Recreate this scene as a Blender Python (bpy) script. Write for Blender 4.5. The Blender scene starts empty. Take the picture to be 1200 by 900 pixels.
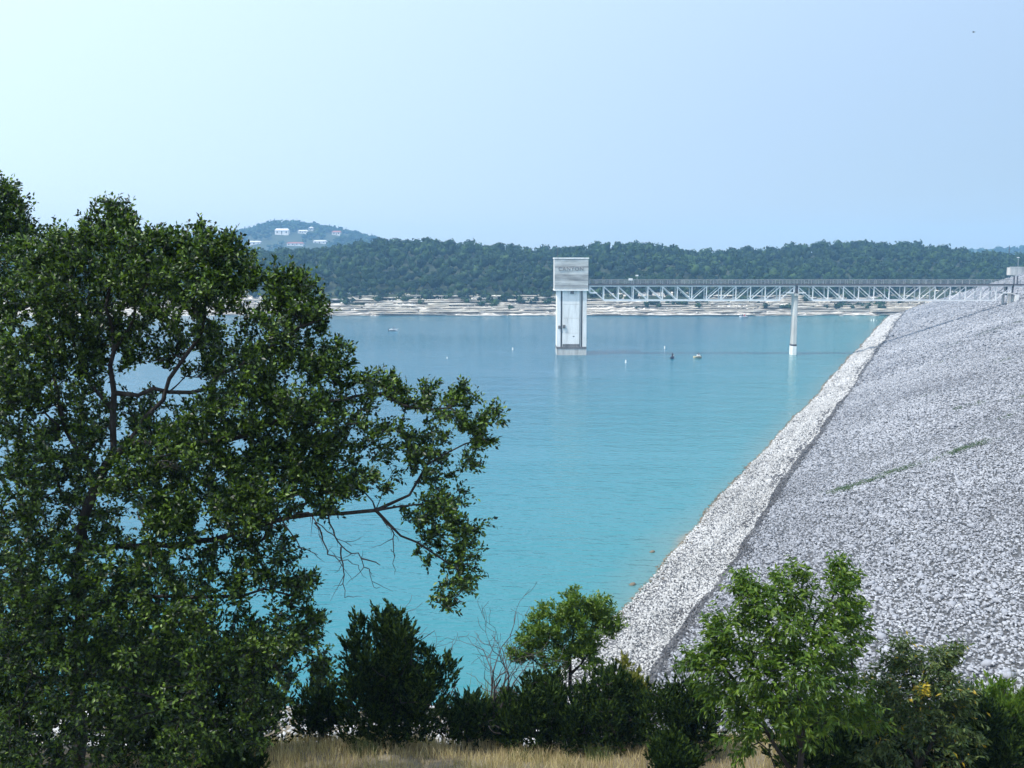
import bpy, math, random
import numpy as np
from mathutils import Vector, Matrix

# ---------------------------------------------------------------- camera, sky, sun, exposure
scene = bpy.context.scene
cam_data = bpy.data.cameras.new('camera')
cam = bpy.data.objects.new('camera', cam_data)
scene.collection.objects.link(cam)
EYE = 26.7                                    # metres above the lake
cam.location = (0, 0, EYE)
cam.rotation_euler = (math.radians(90 - 7.209), 0, 0)
cam_data.sensor_width = 36.0
cam_data.lens = 35.34
cam_data.clip_start = 0.1
cam_data.clip_end = 20000
scene.camera = cam

SUN_EL, SUN_AZ = 57.0, 249.0                  # azimuth clockwise from +Y
world = bpy.data.worlds.new('World')
scene.world = world
world.use_nodes = True
wn = world.node_tree.nodes
wl = world.node_tree.links
bg = wn['Background']
sky = wn.new('ShaderNodeTexSky')
sky.sky_type = 'NISHITA'
sky.sun_disc = False
sky.sun_elevation = math.radians(SUN_EL)
sky.sun_rotation = math.radians(SUN_AZ)
sky.altitude = 0
sky.air_density = 1.0
sky.dust_density = 0.4
sky.ozone_density = 2.0
# thin high veil: whiter towards the sun, bluer away from it
_a, _e = math.radians(SUN_AZ), math.radians(SUN_EL)
wtc = wn.new('ShaderNodeTexCoord')
wdot = wn.new('ShaderNodeVectorMath'); wdot.operation = 'DOT_PRODUCT'
wdot.inputs[1].default_value = (math.sin(_a)*math.cos(_e), math.cos(_a)*math.cos(_e), math.sin(_e))
wl.new(wtc.outputs['Generated'], wdot.inputs[0])
wh = wn.new('ShaderNodeMapRange'); wh.inputs['From Min'].default_value = -1.0; wh.inputs['From Max'].default_value = 1.0
wl.new(wdot.outputs['Value'], wh.inputs['Value'])
wcomb = wn.new('ShaderNodeCombineColor')
for ch, (gain, power) in zip(('Red','Green','Blue'), ((8.5,1.22),(9.9,1.06),(12.0,0.95))):
    pw = wn.new('ShaderNodeMath'); pw.operation = 'POWER'; pw.inputs[1].default_value = power
    wl.new(wh.outputs['Result'], pw.inputs[0])
    ml = wn.new('ShaderNodeMath'); ml.operation = 'MULTIPLY'; ml.inputs[1].default_value = gain
    wl.new(pw.outputs[0], ml.inputs[0]); wl.new(ml.outputs[0], wcomb.inputs[ch])
wsc = wn.new('ShaderNodeVectorMath'); wsc.operation = 'SCALE'; wsc.inputs['Scale'].default_value = 0.15
wl.new(sky.outputs['Color'], wsc.inputs[0])
wadd = wn.new('ShaderNodeVectorMath'); wadd.operation = 'ADD'
wl.new(wsc.outputs['Vector'], wadd.inputs[0]); wl.new(wcomb.outputs['Color'], wadd.inputs[1])
wl.new(wadd.outputs['Vector'], bg.inputs['Color'])
bg.inputs['Strength'].default_value = 0.15

sun_data = bpy.data.lights.new('sun', 'SUN')
sun_data.energy = 4.1
sun_data.angle = math.radians(0.5)
sun_data.color = (1.0, 0.97, 0.92)
sun = bpy.data.objects.new('sun', sun_data)
scene.collection.objects.link(sun)
_az, _el = math.radians(SUN_AZ), math.radians(SUN_EL)
to_sun = Vector((math.sin(_az) * math.cos(_el), math.cos(_az) * math.cos(_el), math.sin(_el)))
sun.rotation_euler = to_sun.to_track_quat('Z', 'Y').to_euler()
sun.location = (-40, -20, 80)

vs = scene.view_settings
vs.view_transform = 'Standard'
vs.look = 'None'
vs.exposure = 0.15
vs.gamma = 1.0
vs.use_curve_mapping = False
scene.cycles.use_denoising = True
scene.cycles.max_bounces = 6
scene.cycles.transparent_max_bounces = 8
scene.cycles.volume_bounces = 0

COL = scene.collection
R = math.radians
rng = np.random.default_rng(7)
random.seed(7)

# ---------------------------------------------------------------- helpers
def tag(o, label=None, cat=None, group=None, kind=None):
    if label: o['label'] = label
    if cat: o['category'] = cat
    if group: o['group'] = group
    if kind: o['kind'] = kind
    return o

def empty(name, loc=(0, 0, 0), rz=0.0):
    o = bpy.data.objects.new(name, None)
    o.empty_display_size = 0.3
    o.location = loc
    o.rotation_euler = (0, 0, rz)
    COL.objects.link(o)
    return o

def link(name, me, parent=None, loc=None, rot=None, scale=None):
    o = bpy.data.objects.new(name, me)
    if parent is not None: o.parent = parent
    if loc is not None: o.location = loc
    if rot is not None: o.rotation_euler = rot
    if scale is not None: o.scale = scale
    COL.objects.link(o)
    return o

def np_mesh(name, V, F, mat, smooth=False):
    """V (n,3); F (m,k) array or a list of such arrays"""
    me = bpy.data.meshes.new(name)
    V = np.asarray(V, dtype=np.float32)
    Fs = F if isinstance(F, (list, tuple)) else [F]
    Fs = [np.asarray(f, dtype=np.int32) for f in Fs if len(f)]
    me.vertices.add(len(V))
    me.vertices.foreach_set('co', V.ravel())
    loops = np.concatenate([f.ravel() for f in Fs])
    tot = np.concatenate([np.full(len(f), f.shape[1], dtype=np.int32) for f in Fs])
    starts = np.concatenate([[0], np.cumsum(tot)[:-1]]).astype(np.int32)
    me.loops.add(len(loops))
    me.loops.foreach_set('vertex_index', loops)
    me.polygons.add(len(tot))
    me.polygons.foreach_set('loop_start', starts)
    me.polygons.foreach_set('loop_total', tot)
    if smooth:
        me.polygons.foreach_set('use_smooth', np.ones(len(tot), dtype=bool))
    me.update(calc_edges=True)
    if mat is not None: me.materials.append(mat)
    return me

class MB:
    """collects boxes, bars, tubes and prisms into one mesh"""
    def __init__(s): s.v = []; s.f = []
    def box(s, x0, x1, y0, y1, z0, z1):
        n = len(s.v)
        s.v += [(x0,y0,z0),(x1,y0,z0),(x1,y1,z0),(x0,y1,z0),(x0,y0,z1),(x1,y0,z1),(x1,y1,z1),(x0,y1,z1)]
        s.f += [tuple(n+i for i in q) for q in ((3,2,1,0),(4,5,6,7),(0,1,5,4),(1,2,6,5),(2,3,7,6),(3,0,4,7))]
        return s
    def bar(s, a, b, w, h=None):
        a = Vector(a); b = Vector(b); d = (b - a).normalized()
        h = h or w
        up = Vector((0,0,1)) if abs(d.z) < 0.98 else Vector((0,1,0))
        side = d.cross(up).normalized(); up = side.cross(d)
        n = len(s.v)
        for p in (a, b):
            for i, j in ((-1,-1),(1,-1),(1,1),(-1,1)):
                s.v.append(tuple(p + side*(i*w/2) + up*(j*h/2)))
        s.f += [tuple(n+i for i in q) for q in ((0,1,2,3),(7,6,5,4),(0,4,5,1),(1,5,6,2),(2,6,7,3),(3,7,4,0))]
        return s
    def lathe(s, prof, c=(0,0,0), k=12):
        """prof: list of (r, z)"""
        n = len(s.v)
        for r, z in prof:
            for i in range(k):
                a = 2*math.pi*i/k
                s.v.append((c[0]+r*math.cos(a), c[1]+r*math.sin(a), c[2]+z))
        for j in range(len(prof)-1):
            for i in range(k):
                i2 = (i+1) % k
                s.f.append((n+j*k+i, n+j*k+i2, n+(j+1)*k+i2, n+(j+1)*k+i))
        s.f.append(tuple(n+i for i in reversed(range(k))))
        s.f.append(tuple(n+(len(prof)-1)*k+i for i in range(k)))
        return s
    def prism(s, poly, z0, z1):
        n = len(s.v); k = len(poly)
        s.v += [(x,y,z0) for x,y in poly] + [(x,y,z1) for x,y in poly]
        s.f.append(tuple(n+i for i in reversed(range(k)))); s.f.append(tuple(n+k+i for i in range(k)))
        for i in range(k):
            j = (i+1) % k
            s.f.append((n+i, n+j, n+k+j, n+k+i))
        return s
    def mesh(s, name, mat, smooth=False, bevel=0):
        me = bpy.data.meshes.new(name)
        me.from_pydata(s.v, [], s.f)
        me.update()
        if bevel:
            import bmesh
            bm = bmesh.new(); bm.from_mesh(me)
            bmesh.ops.bevel(bm, geom=bm.edges[:], offset=bevel, segments=1, affect='EDGES')
            bm.to_mesh(me); bm.free()
        if smooth:
            for p in me.polygons: p.use_smooth = True
        me.materials.append(mat)
        return me
    def obj(s, name, mat, parent=None, smooth=False, bevel=0, **kw):
        return link(name, s.mesh(name, mat, smooth, bevel), parent, **kw)

# ---------------------------------------------------------------- materials
def mat_new(name):
    m = bpy.data.materials.new(name)
    m.use_nodes = True
    return m, m.node_tree.nodes, m.node_tree.links, m.node_tree.nodes['Principled BSDF']

def ramp(n, stops):
    r = n.new('ShaderNodeValToRGB')
    e = r.color_ramp.elements
    while len(e) > 1: e.remove(e[-1])
    e[0].position = stops[0][0]; e[0].color = (*stops[0][1], 1)
    for p, c in stops[1:]:
        x = e.new(p); x.color = (*c, 1)
    return r

def noise_mat(name, stops, scale=1.0, detail=6, rough=0.85, bump=0.0, bump_scale=None, spec=0.3, coord='Object', stretch=(1,1,1), metallic=0.0, distort=0.0):
    m, n, l, b = mat_new(name)
    tc = n.new('ShaderNodeTexCoord'); mp = n.new('ShaderNodeMapping')
    mp.inputs['Scale'].default_value = stretch
    l.new(tc.outputs[coord], mp.inputs['Vector'])
    nz = n.new('ShaderNodeTexNoise')
    nz.inputs['Scale'].default_value = scale; nz.inputs['Detail'].default_value = detail
    nz.inputs['Roughness'].default_value = 0.62; nz.inputs['Distortion'].default_value = distort
    l.new(mp.outputs['Vector'], nz.inputs['Vector'])
    r = ramp(n, stops)
    l.new(nz.outputs['Fac'], r.inputs['Fac'])
    l.new(r.outputs['Color'], b.inputs['Base Color'])
    b.inputs['Roughness'].default_value = rough
    b.inputs['Specular IOR Level'].default_value = spec
    b.inputs['Metallic'].default_value = metallic
    if bump:
        nb = n.new('ShaderNodeTexNoise')
        nb.inputs['Scale'].default_value = bump_scale or scale*4; nb.inputs['Detail'].default_value = 5
        l.new(mp.outputs['Vector'], nb.inputs['Vector'])
        bp = n.new('ShaderNodeBump'); bp.inputs['Strength'].default_value = bump; bp.inputs['Distance'].default_value = 0.05
        l.new(nb.outputs['Fac'], bp.inputs['Height']); l.new(bp.outputs['Normal'], b.inputs['Normal'])
    return m

def leaf_mat(name, dark, mid, light, rough=0.45, spec=0.35, trans=0.25, extra=None, patch=0.0):
    """per-leaf colour from Random Per Island; some light passes through"""
    m, n, l, b = mat_new(name)
    g = n.new('ShaderNodeNewGeometry')
    stops = [(0.0, dark), (0.5, mid), (0.93, light)]
    if extra: stops += [(0.965, light), (0.97, extra)]
    r = ramp(n, stops)
    l.new(g.outputs['Random Per Island'], r.inputs['Fac'])
    if patch:                                            # tree species differ from spot to spot
        pz = n.new('ShaderNodeTexNoise'); pz.inputs['Scale'].default_value = patch; pz.inputs['Detail'].default_value = 2
        l.new(g.outputs['Position'], pz.inputs['Vector'])
        pr = ramp(n, [(0.3,(0.5,0.55,0.75)), (0.46,(0.9,0.9,0.9)), (0.6,(1.15,1.2,0.85)), (0.72,(1.9,1.6,1.0))])
        l.new(pz.outputs['Fac'], pr.inputs['Fac'])
        pm = n.new('ShaderNodeMix'); pm.data_type = 'RGBA'; pm.blend_type = 'MULTIPLY'; pm.inputs['Factor'].default_value = 1
        l.new(r.outputs['Color'], pm.inputs[6]); l.new(pr.outputs['Color'], pm.inputs[7])
        class _R: outputs = {'Color': pm.outputs[2]}
        r = _R
    l.new(r.outputs['Color'], b.inputs['Base Color'])
    b.inputs['Roughness'].default_value = rough
    b.inputs['Specular IOR Level'].default_value = spec
    t = n.new('ShaderNodeBsdfTranslucent')
    mulc = n.new('ShaderNodeMix'); mulc.data_type = 'RGBA'; mulc.blend_type = 'MULTIPLY'; mulc.inputs['Factor'].default_value = 1
    l.new(r.outputs['Color'], mulc.inputs[6]); mulc.inputs[7].default_value = (1.4, 1.5, 0.5, 1)
    l.new(mulc.outputs[2], t.inputs['Color'])
    mx = n.new('ShaderNodeMixShader'); mx.inputs['Fac'].default_value = trans
    l.new(b.outputs['BSDF'], mx.inputs[1]); l.new(t.outputs['BSDF'], mx.inputs[2])
    l.new(mx.outputs['Shader'], n['Material Output'].inputs['Surface'])
    return m

def stone_mat(name, stops, scale=3.0):
    """limestone: tone per stone (island) with fine mottling"""
    m, n, l, b = mat_new(name)
    g = n.new('ShaderNodeNewGeometry')
    tc = n.new('ShaderNodeTexCoord')
    nz = n.new('ShaderNodeTexNoise'); nz.inputs['Scale'].default_value = scale; nz.inputs['Detail'].default_value = 5
    l.new(tc.outputs['Object'], nz.inputs['Vector'])
    big = n.new('ShaderNodeTexNoise'); big.inputs['Scale'].default_value = 0.06; big.inputs['Detail'].default_value = 7
    l.new(tc.outputs['Object'], big.inputs['Vector'])
    a = n.new('ShaderNodeMath'); a.operation = 'MULTIPLY_ADD'; a.inputs[1].default_value = 0.6
    l.new(g.outputs['Random Per Island'], a.inputs[0])
    a2 = n.new('ShaderNodeMath'); a2.operation = 'MULTIPLY_ADD'; a2.inputs[1].default_value = 0.35; a2.inputs[2].default_value = -0.34
    l.new(nz.outputs['Fac'], a2.inputs[0])
    l.new(a2.outputs[0], a.inputs[2])
    a3 = n.new('ShaderNodeMath'); a3.operation = 'MULTIPLY_ADD'; a3.inputs[1].default_value = 0.85
    l.new(big.outputs['Fac'], a3.inputs[0]); l.new(a.outputs[0], a3.inputs[2])
    r = ramp(n, stops); l.new(a3.outputs[0], r.inputs['Fac'])
    l.new(r.outputs['Color'], b.inputs['Base Color'])
    b.inputs['Roughness'].default_value = 0.9; b.inputs['Specular IOR Level'].default_value = 0.2
    return m

M = {}
M['riprap'] = stone_mat('riprap_limestone', [(0.05, (0.0862,0.08878,0.0974)), (0.4, (0.2327,0.2396,0.2586)), (0.75, (0.3319,0.3405,0.362)), (1.0, (0.431,0.4396,0.4568))])
M['beach'] = stone_mat('washed_limestone', [(0.05, (0.1858,0.183,0.1765)), (0.45, (0.3901,0.3855,0.3715)), (1.0, (0.5944,0.5898,0.5759))])
M['wet'] = stone_mat('wet_tan_stone', [(0.0, (0.068,0.0544,0.0374)), (0.6, (0.1632,0.136,0.0952)), (1.0, (0.2584,0.2312,0.1836))])
M['darkstone'] = stone_mat('stained_dark_stone', [(0.0, (0.036,0.036,0.04)), (0.6, (0.096,0.096,0.1)), (1.0, (0.24,0.24,0.24))])
M['core'] = noise_mat('rubble_bed', [(0.3, (0.05,0.05,0.052)), (0.7, (0.11,0.11,0.11))], scale=1.6, bump=0.6)  # bed coloured extra dark to paint deeper shadow gaps between the stones
M['soil'] = noise_mat('dry_soil_and_rubble', [(0.3, (0.08,0.064,0.04)), (0.5, (0.152,0.124,0.08)), (0.7, (0.24,0.208,0.152))], scale=0.9, bump=0.8, bump_scale=6)
M['ledge'] = noise_mat('pale_ledge_limestone', [(0.32, (0.1522,0.1353,0.1184)), (0.44, (0.6089,0.5751,0.5075)), (0.6, (1.049,1.015,0.9304))], scale=1.1, bump=0.6, bump_scale=3.0, stretch=(0.25,1,2.5))
M['ledge_ground'] = noise_mat('ledge_rubble_ground', [(0.33, (0.0864,0.0792,0.0648)), (0.48, (0.288,0.2664,0.2304)), (0.62, (0.6048,0.576,0.5184))], scale=0.9, bump=0.6, bump_scale=3.0, stretch=(0.3,1,2.0))
M['wooded'] = noise_mat('wooded_ground', [(0.35, (0.0204,0.034,0.0136)), (0.6, (0.0408,0.0544,0.0238)), (0.75, (0.1088,0.102,0.068))], scale=0.12)
M['concrete'] = noise_mat('weathered_concrete', [(0.3, (0.3568,0.3468,0.3172)), (0.5, (0.5253,0.5154,0.4757)), (0.72, (0.6541,0.6443,0.6046))], scale=0.9, bump=0.15, stretch=(1,1,0.18))
M['board_dark'] = noise_mat('board_marked_dark', [(0.32, (0.2263,0.2211,0.2057)), (0.5, (0.3703,0.3599,0.3342)), (0.7, (0.5143,0.504,0.4731))], scale=0.8, bump=0.15, stretch=(0.35,1,1.6))
M['board_light'] = noise_mat('board_marked_light', [(0.3, (0.3941,0.3886,0.3613)), (0.5, (0.5692,0.5637,0.5255)), (0.7, (0.7225,0.717,0.6787))], scale=0.8, bump=0.15, stretch=(0.35,1,1.6))
M['concrete_white'] = noise_mat('bleached_concrete', [(0.27, (0.4361,0.4154,0.3738)), (0.4, (0.7269,0.7165,0.675)), (0.6, (0.8619,0.8515,0.81))], scale=0.9, bump=0.12, stretch=(1,1,0.14))
M['concrete_dark'] = noise_mat('algae_stained_concrete', [(0.3, (0.10,0.095,0.09)), (0.6, (0.2,0.19,0.18)), (0.8, (0.4,0.39,0.37))], scale=0.9, stretch=(1,1,0.3))
M['steel_white'] = noise_mat('white_painted_steel', [(0.3, (0.6534,0.6633,0.6534)), (0.6, (0.792,0.792,0.7821))], scale=0.7, rough=0.5, spec=0.4)
M['steel_dark'] = noise_mat('dark_steel', [(0.3, (0.05,0.05,0.055)), (0.7, (0.1,0.09,0.09))], scale=1.2, rough=0.6)
M['rail'] = noise_mat('galvanised_rail', [(0.3, (0.289,0.306,0.306)), (0.7, (0.425,0.4335,0.425))], scale=1.2, rough=0.5, metallic=0.2)
M['asphalt'] = noise_mat('asphalt', [(0.3, (0.045,0.045,0.047)), (0.7, (0.075,0.075,0.075))], scale=2.0, bump=0.2)
M['bark'] = noise_mat('grey_brown_bark', [(0.3, (0.014,0.012,0.010)), (0.55, (0.038,0.033,0.029)), (0.78, (0.11,0.10,0.09))], scale=9, bump=0.7, bump_scale=22, stretch=(1,1,0.35))
M['deadwood'] = noise_mat('bleached_dead_wood', [(0.3, (0.04,0.0336,0.032)), (0.7, (0.12,0.104,0.1))], scale=10, bump=0.4, stretch=(1,1,0.4))
M['oak'] = leaf_mat('oak_leaf', (0.004,0.012,0.003), (0.018,0.044,0.006), (0.125,0.205,0.022), rough=0.42, spec=0.4, trans=0.22)
M['juniper'] = leaf_mat('juniper_spray', (0.0056,0.0144,0.004), (0.016,0.0344,0.0072), (0.056,0.092,0.0144), rough=0.7, spec=0.1, trans=0.12)
M['soap'] = leaf_mat('bright_leaf', (0.045,0.095,0.010), (0.085,0.155,0.016), (0.15,0.22,0.028), trans=0.3)
M['pecan'] = leaf_mat('drooping_leaf', (0.03,0.07,0.006), (0.065,0.13,0.010), (0.13,0.20,0.018), trans=0.3)
M['shrub'] = leaf_mat('dull_shrub_leaf', (0.025,0.05,0.012), (0.05,0.085,0.02), (0.10,0.13,0.03), trans=0.2, extra=(0.33,0.24,0.02))
M['yellow'] = leaf_mat('yellowed_leaf', (0.30,0.22,0.02), (0.42,0.32,0.025), (0.5,0.4,0.04), trans=0.3)
M['reed'] = leaf_mat('yellow_green_blade', (0.10,0.12,0.02), (0.17,0.18,0.035), (0.25,0.24,0.06), trans=0.3)
M['straw'] = leaf_mat('dry_grass_blade', (0.2408,0.1807,0.08758), (0.4598,0.3668,0.197), (0.6569,0.5583,0.3284), rough=0.7, spec=0.15, trans=0.2)
M['greengrass'] = leaf_mat('green_grass_blade', (0.0425,0.06375,0.017), (0.085,0.1105,0.02975), (0.153,0.17,0.0595), rough=0.6, trans=0.2)
M['weed'] = leaf_mat('green_weed', (0.03,0.065,0.02), (0.06,0.11,0.03), (0.1,0.15,0.05), trans=0.15)
M['far_leaf'] = leaf_mat('wood_foliage', (0.0108,0.03,0.015), (0.0216,0.051,0.0216), (0.0408,0.078,0.0288), rough=0.7, spec=0.15, trans=0.12, patch=0.13)
M['white_paint'] = noise_mat('white_paint', [(0.3, (0.72,0.72,0.7)), (0.7, (0.82,0.82,0.8))], scale=2, rough=0.4)
M['cream'] = noise_mat('cream_gelcoat', [(0.3, (0.6,0.5,0.3)), (0.7, (0.7,0.6,0.4))], scale=2, rough=0.3)
M['navy'] = noise_mat('dark_navy_paint', [(0.3, (0.01,0.012,0.03)), (0.7, (0.02,0.025,0.05))], scale=2, rough=0.3)
M['red'] = noise_mat('red_cloth', [(0.3, (0.45,0.04,0.05)), (0.7, (0.6,0.07,0.07))], scale=6)
M['skin'] = noise_mat('skin', [(0.3, (0.42,0.25,0.17)), (0.7, (0.5,0.31,0.22))], scale=6)
M['roof_red'] = noise_mat('red_roof', [(0.3, (0.25,0.09,0.06)), (0.7, (0.36,0.14,0.1))], scale=0.5)
M['roof_grey'] = noise_mat('pale_metal_roof', [(0.3, (0.5,0.5,0.5)), (0.7, (0.65,0.65,0.64))], scale=0.4, rough=0.5)
M['window'] = noise_mat('dark_window_glass', [(0.3, (0.02,0.025,0.03)), (0.7, (0.04,0.05,0.06))], scale=1, rough=0.1, spec=0.6)
M['pink'] = noise_mat('pink_tape', [(0.3, (0.7,0.1,0.2)), (0.7, (0.8,0.15,0.28))], scale=8)

# ---------------------------------------------------------------- shared plan of the place (metres)
AX = R(23.05)                                  # dam axis, clockwise from +Y
W0 = np.array([8.6, 75.3])                     # a point of the waterline on the dam face
AU = np.array([math.sin(AX), math.cos(AX)])    # along the dam
NU = np.array([math.cos(AX), -math.sin(AX)])   # up the face
CREST = 19.6
STEP0, STEP1 = 6.3, 7.3
SLOPE = 0.36
S_CREST = STEP1 + (CREST - 2.75) / SLOPE

def dam_xy(a, s):
    return W0[0] + a*AU[0] + s*NU[0], W0[1] + a*AU[1] + s*NU[1]

def dam_shift(a):
    """the stony edge wanders in and out along the dam"""
    a = np.asarray(a, dtype=float)
    q = lambda k, p: np.sin(a*k+p)
    return 0.2*q(0.11,0.4)+0.22*q(0.047,1.9)+0.1*q(0.29,0.7)+0.08*q(0.71,2.2)

def dam_h(a, s):
    s = np.asarray(s, dtype=float)
    return dam_z(s - dam_shift(a)*np.clip((12-s)/4, 0, 1))

def dam_z(s):
    s = np.asarray(s, dtype=float)
    return np.where(s < STEP0, s*0.33, np.where(s < STEP1, 2.08 + (s-STEP0)*0.67, np.minimum(2.75 + (s-STEP1)*SLOPE, CREST)))

def hill_z(x, y):
    x = np.asarray(x, float); y = np.asarray(y, float)
    z = np.interp(y, [-60, -2, 2, 5, 12.5, 15, 16.6, 30, 45, 51, 58, 72, 100], [26, 25.0, 24.5, 22.7, 19.3, 18.82, 18.3, 10.5, 3.4, 1.2, -0.2, -4, -14])
    return z + 0.10*np.sin(x*0.9+1)*np.sin(y*0.7) + np.where(y > 18, 0.35*np.sin(x*0.35)*np.cos(y*0.3), 0)

# ---------------------------------------------------------------- generators
def _ico():
    p = (1+5**0.5)/2
    v = np.array([(-1,p,0),(1,p,0),(-1,-p,0),(1,-p,0),(0,-1,p),(0,1,p),(0,-1,-p),(0,1,-p),(p,0,-1),(p,0,1),(-p,0,-1),(-p,0,1)], float)
    v /= np.linalg.norm(v[0])
    f = np.array([(0,11,5),(0,5,1),(0,1,7),(0,7,10),(0,10,11),(1,5,9),(5,11,4),(11,10,2),(10,7,6),(7,1,8),(3,9,4),(3,4,2),(3,2,6),(3,6,8),(3,8,9),(4,9,5),(2,4,11),(6,2,10),(8,6,7),(9,8,1)])
    return v, f
ICO_V, ICO_F = _ico()
BOX_V = np.array([(-1,-1,-1),(1,-1,-1),(1,1,-1),(-1,1,-1),(-1,-1,1),(1,-1,1),(1,1,1),(-1,1,1)], float)*0.72
BOX_F = np.array([(4,5,6,7),(0,1,5,4),(1,2,6,5),(2,3,7,6),(3,0,4,7)])
STONE_I = np.array([np.clip(ICO_V*(1+rng.uniform(-0.28,0.28,(12,1))) + rng.normal(0,0.07,(12,3)), -0.86, 0.86) for _ in range(14)])
_tf = []
for _ in range(14):
    b_ = [(math.cos(q+rng.normal(0,0.25)), math.sin(q+rng.normal(0,0.25))) for q in (0,2.09,4.19)]
    _tf.append([(x,y,-0.6) for x,y in b_] + [(x*rng.uniform(0.45,0.95)+rng.normal(0,0.08), y*rng.uniform(0.45,0.95)+rng.normal(0,0.08), rng.uniform(0.35,0.8)) for x,y in b_])
STONE_T = np.array(_tf)*0.95
TRI_F = np.array([(3,4,5),(0,1,4),(0,4,3),(1,2,5),(1,5,4),(2,0,3),(2,3,5)])
STONE_B = np.array([BOX_V*(1+rng.uniform(-0.3,0.25,(8,1))) + rng.normal(0,0.12,(8,3)) for _ in range(14)])

def rot_mats(yaw, tx, ty):
    n = len(yaw)
    cz, sz, cx, sx, cy, sy = np.cos(yaw), np.sin(yaw), np.cos(tx), np.sin(tx), np.cos(ty), np.sin(ty)
    o, l = np.zeros(n), np.ones(n)
    Z = np.array([[cz,-sz,o],[sz,cz,o],[o,o,l]]).transpose(2,0,1)
    X = np.array([[l,o,o],[o,cx,-sx],[o,sx,cx]]).transpose(2,0,1)
    Y = np.array([[cy,o,sy],[o,l,o],[-sy,o,cy]]).transpose(2,0,1)
    return X @ Y @ Z

def scatter(shapes, faces, P, size, flat=(0.4,0.75), tilt=0.35):
    n = len(P)
    B = shapes[rng.integers(0, len(shapes), n)]
    sc = np.stack([size*rng.uniform(0.75,1.35,n), size*rng.uniform(0.6,1.0,n), size*rng.uniform(flat[0],flat[1],n)], 1)*0.5
    Rm = rot_mats(rng.uniform(0,6.283,n), rng.normal(0,tilt,n), rng.normal(0,tilt,n))
    V = np.einsum('nij,nkj->nki', Rm, B*sc[:,None,:]) + P[:,None,:]
    k = B.shape[1]
    F = faces[None] + (np.arange(n)*k)[:,None,None]
    return V.reshape(-1,3), F.reshape(-1, faces.shape[1])

def leaf_geo(P, D, N, L, W, fold=0.3):
    """rhombic leaf, folded along its midrib: base at P, tip along D"""
    n = len(P)
    D = D/np.linalg.norm(D,axis=1,keepdims=True)
    S = np.cross(D, N); S /= (np.linalg.norm(S,axis=1,keepdims=True)+1e-9)
    U = np.cross(S, D)
    L = np.broadcast_to(L,(n,))[:,None]; W = np.broadcast_to(W,(n,))[:,None]
    mid = P + D*L*0.48
    a = mid + S*W*0.5 + U*W*fold*0.5
    c = mid - S*W*0.5 + U*W*fold*0.5
    t = P + D*L - U*L*0.08
    V = np.stack([P,a,t,c],1).reshape(-1,3)
    i = np.arange(n)*4
    F = np.concatenate([np.stack([i,i+1,i+2],1), np.stack([i,i+2,i+3],1)])
    return V, F

def join_geo(parts):
    Vs, Fs, o = [], [], 0
    for V, F in parts:
        Vs.append(V); Fs.append(F+o); o += len(V)
    return np.concatenate(Vs), np.concatenate(Fs)

def unit(n):
    v = rng.normal(size=(n,3)); return v/np.linalg.norm(v,axis=1,keepdims=True)

def cluster_leaves(C, rad, per, L, W, up=0.6, flat=0.8, droop=0.0):
    """leaves filling small balls round the twig ends C"""
    n = len(C)*per
    c = np.repeat(C, per, 0); r = np.repeat(rad, per)
    off = unit(n)*(rng.random(n)**0.45)[:,None]
    off[:,2] *= flat
    P = c + off*r[:,None]
    D = off*0.9 + unit(n)*0.7; D[:,2] += 0.15 - droop
    N = unit(n)*0.8; N[:,2] += up
    return leaf_geo(P, D, N, L*rng.uniform(0.7,1.25,n), W*rng.uniform(0.75,1.2,n))

def spray_leaves(C, O, rad, twigs, per, L, W, up=0.6, droop=0.0):
    """leafy twiglets fanning out from the twig ends C, away from O"""
    n = len(C)*twigs
    c = np.repeat(C, twigs, 0); out = np.repeat(C-O, twigs, 0)
    out /= (np.linalg.norm(out,axis=1,keepdims=True)+1e-6)
    ax = out*0.75+unit(n)*0.85; ax[:,2] += 0.36-droop*0.4
    ax /= np.linalg.norm(ax,axis=1,keepdims=True)
    ln = np.repeat(rad,twigs)*rng.uniform(0.7,1.9,n)
    st = c - ax*(ln*0.25)[:,None] + unit(n)*(np.repeat(rad,twigs)*0.3)[:,None]
    m = n*per
    u = np.tile((np.arange(per)+0.5)/per, n)+rng.normal(0,0.05,m)
    A = np.repeat(ax,per,0)
    P = np.repeat(st,per,0)+A*(u*np.repeat(ln,per))[:,None]
    rdir = unit(m); rdir -= A*(rdir*A).sum(1,keepdims=True)
    D = A*0.65+rdir*0.8; D[:,2] -= droop
    N = unit(m)*0.7; N[:,2] += up
    return leaf_geo(P, D, N, L*rng.uniform(0.7,1.25,m), W*rng.uniform(0.75,1.2,m))

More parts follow.
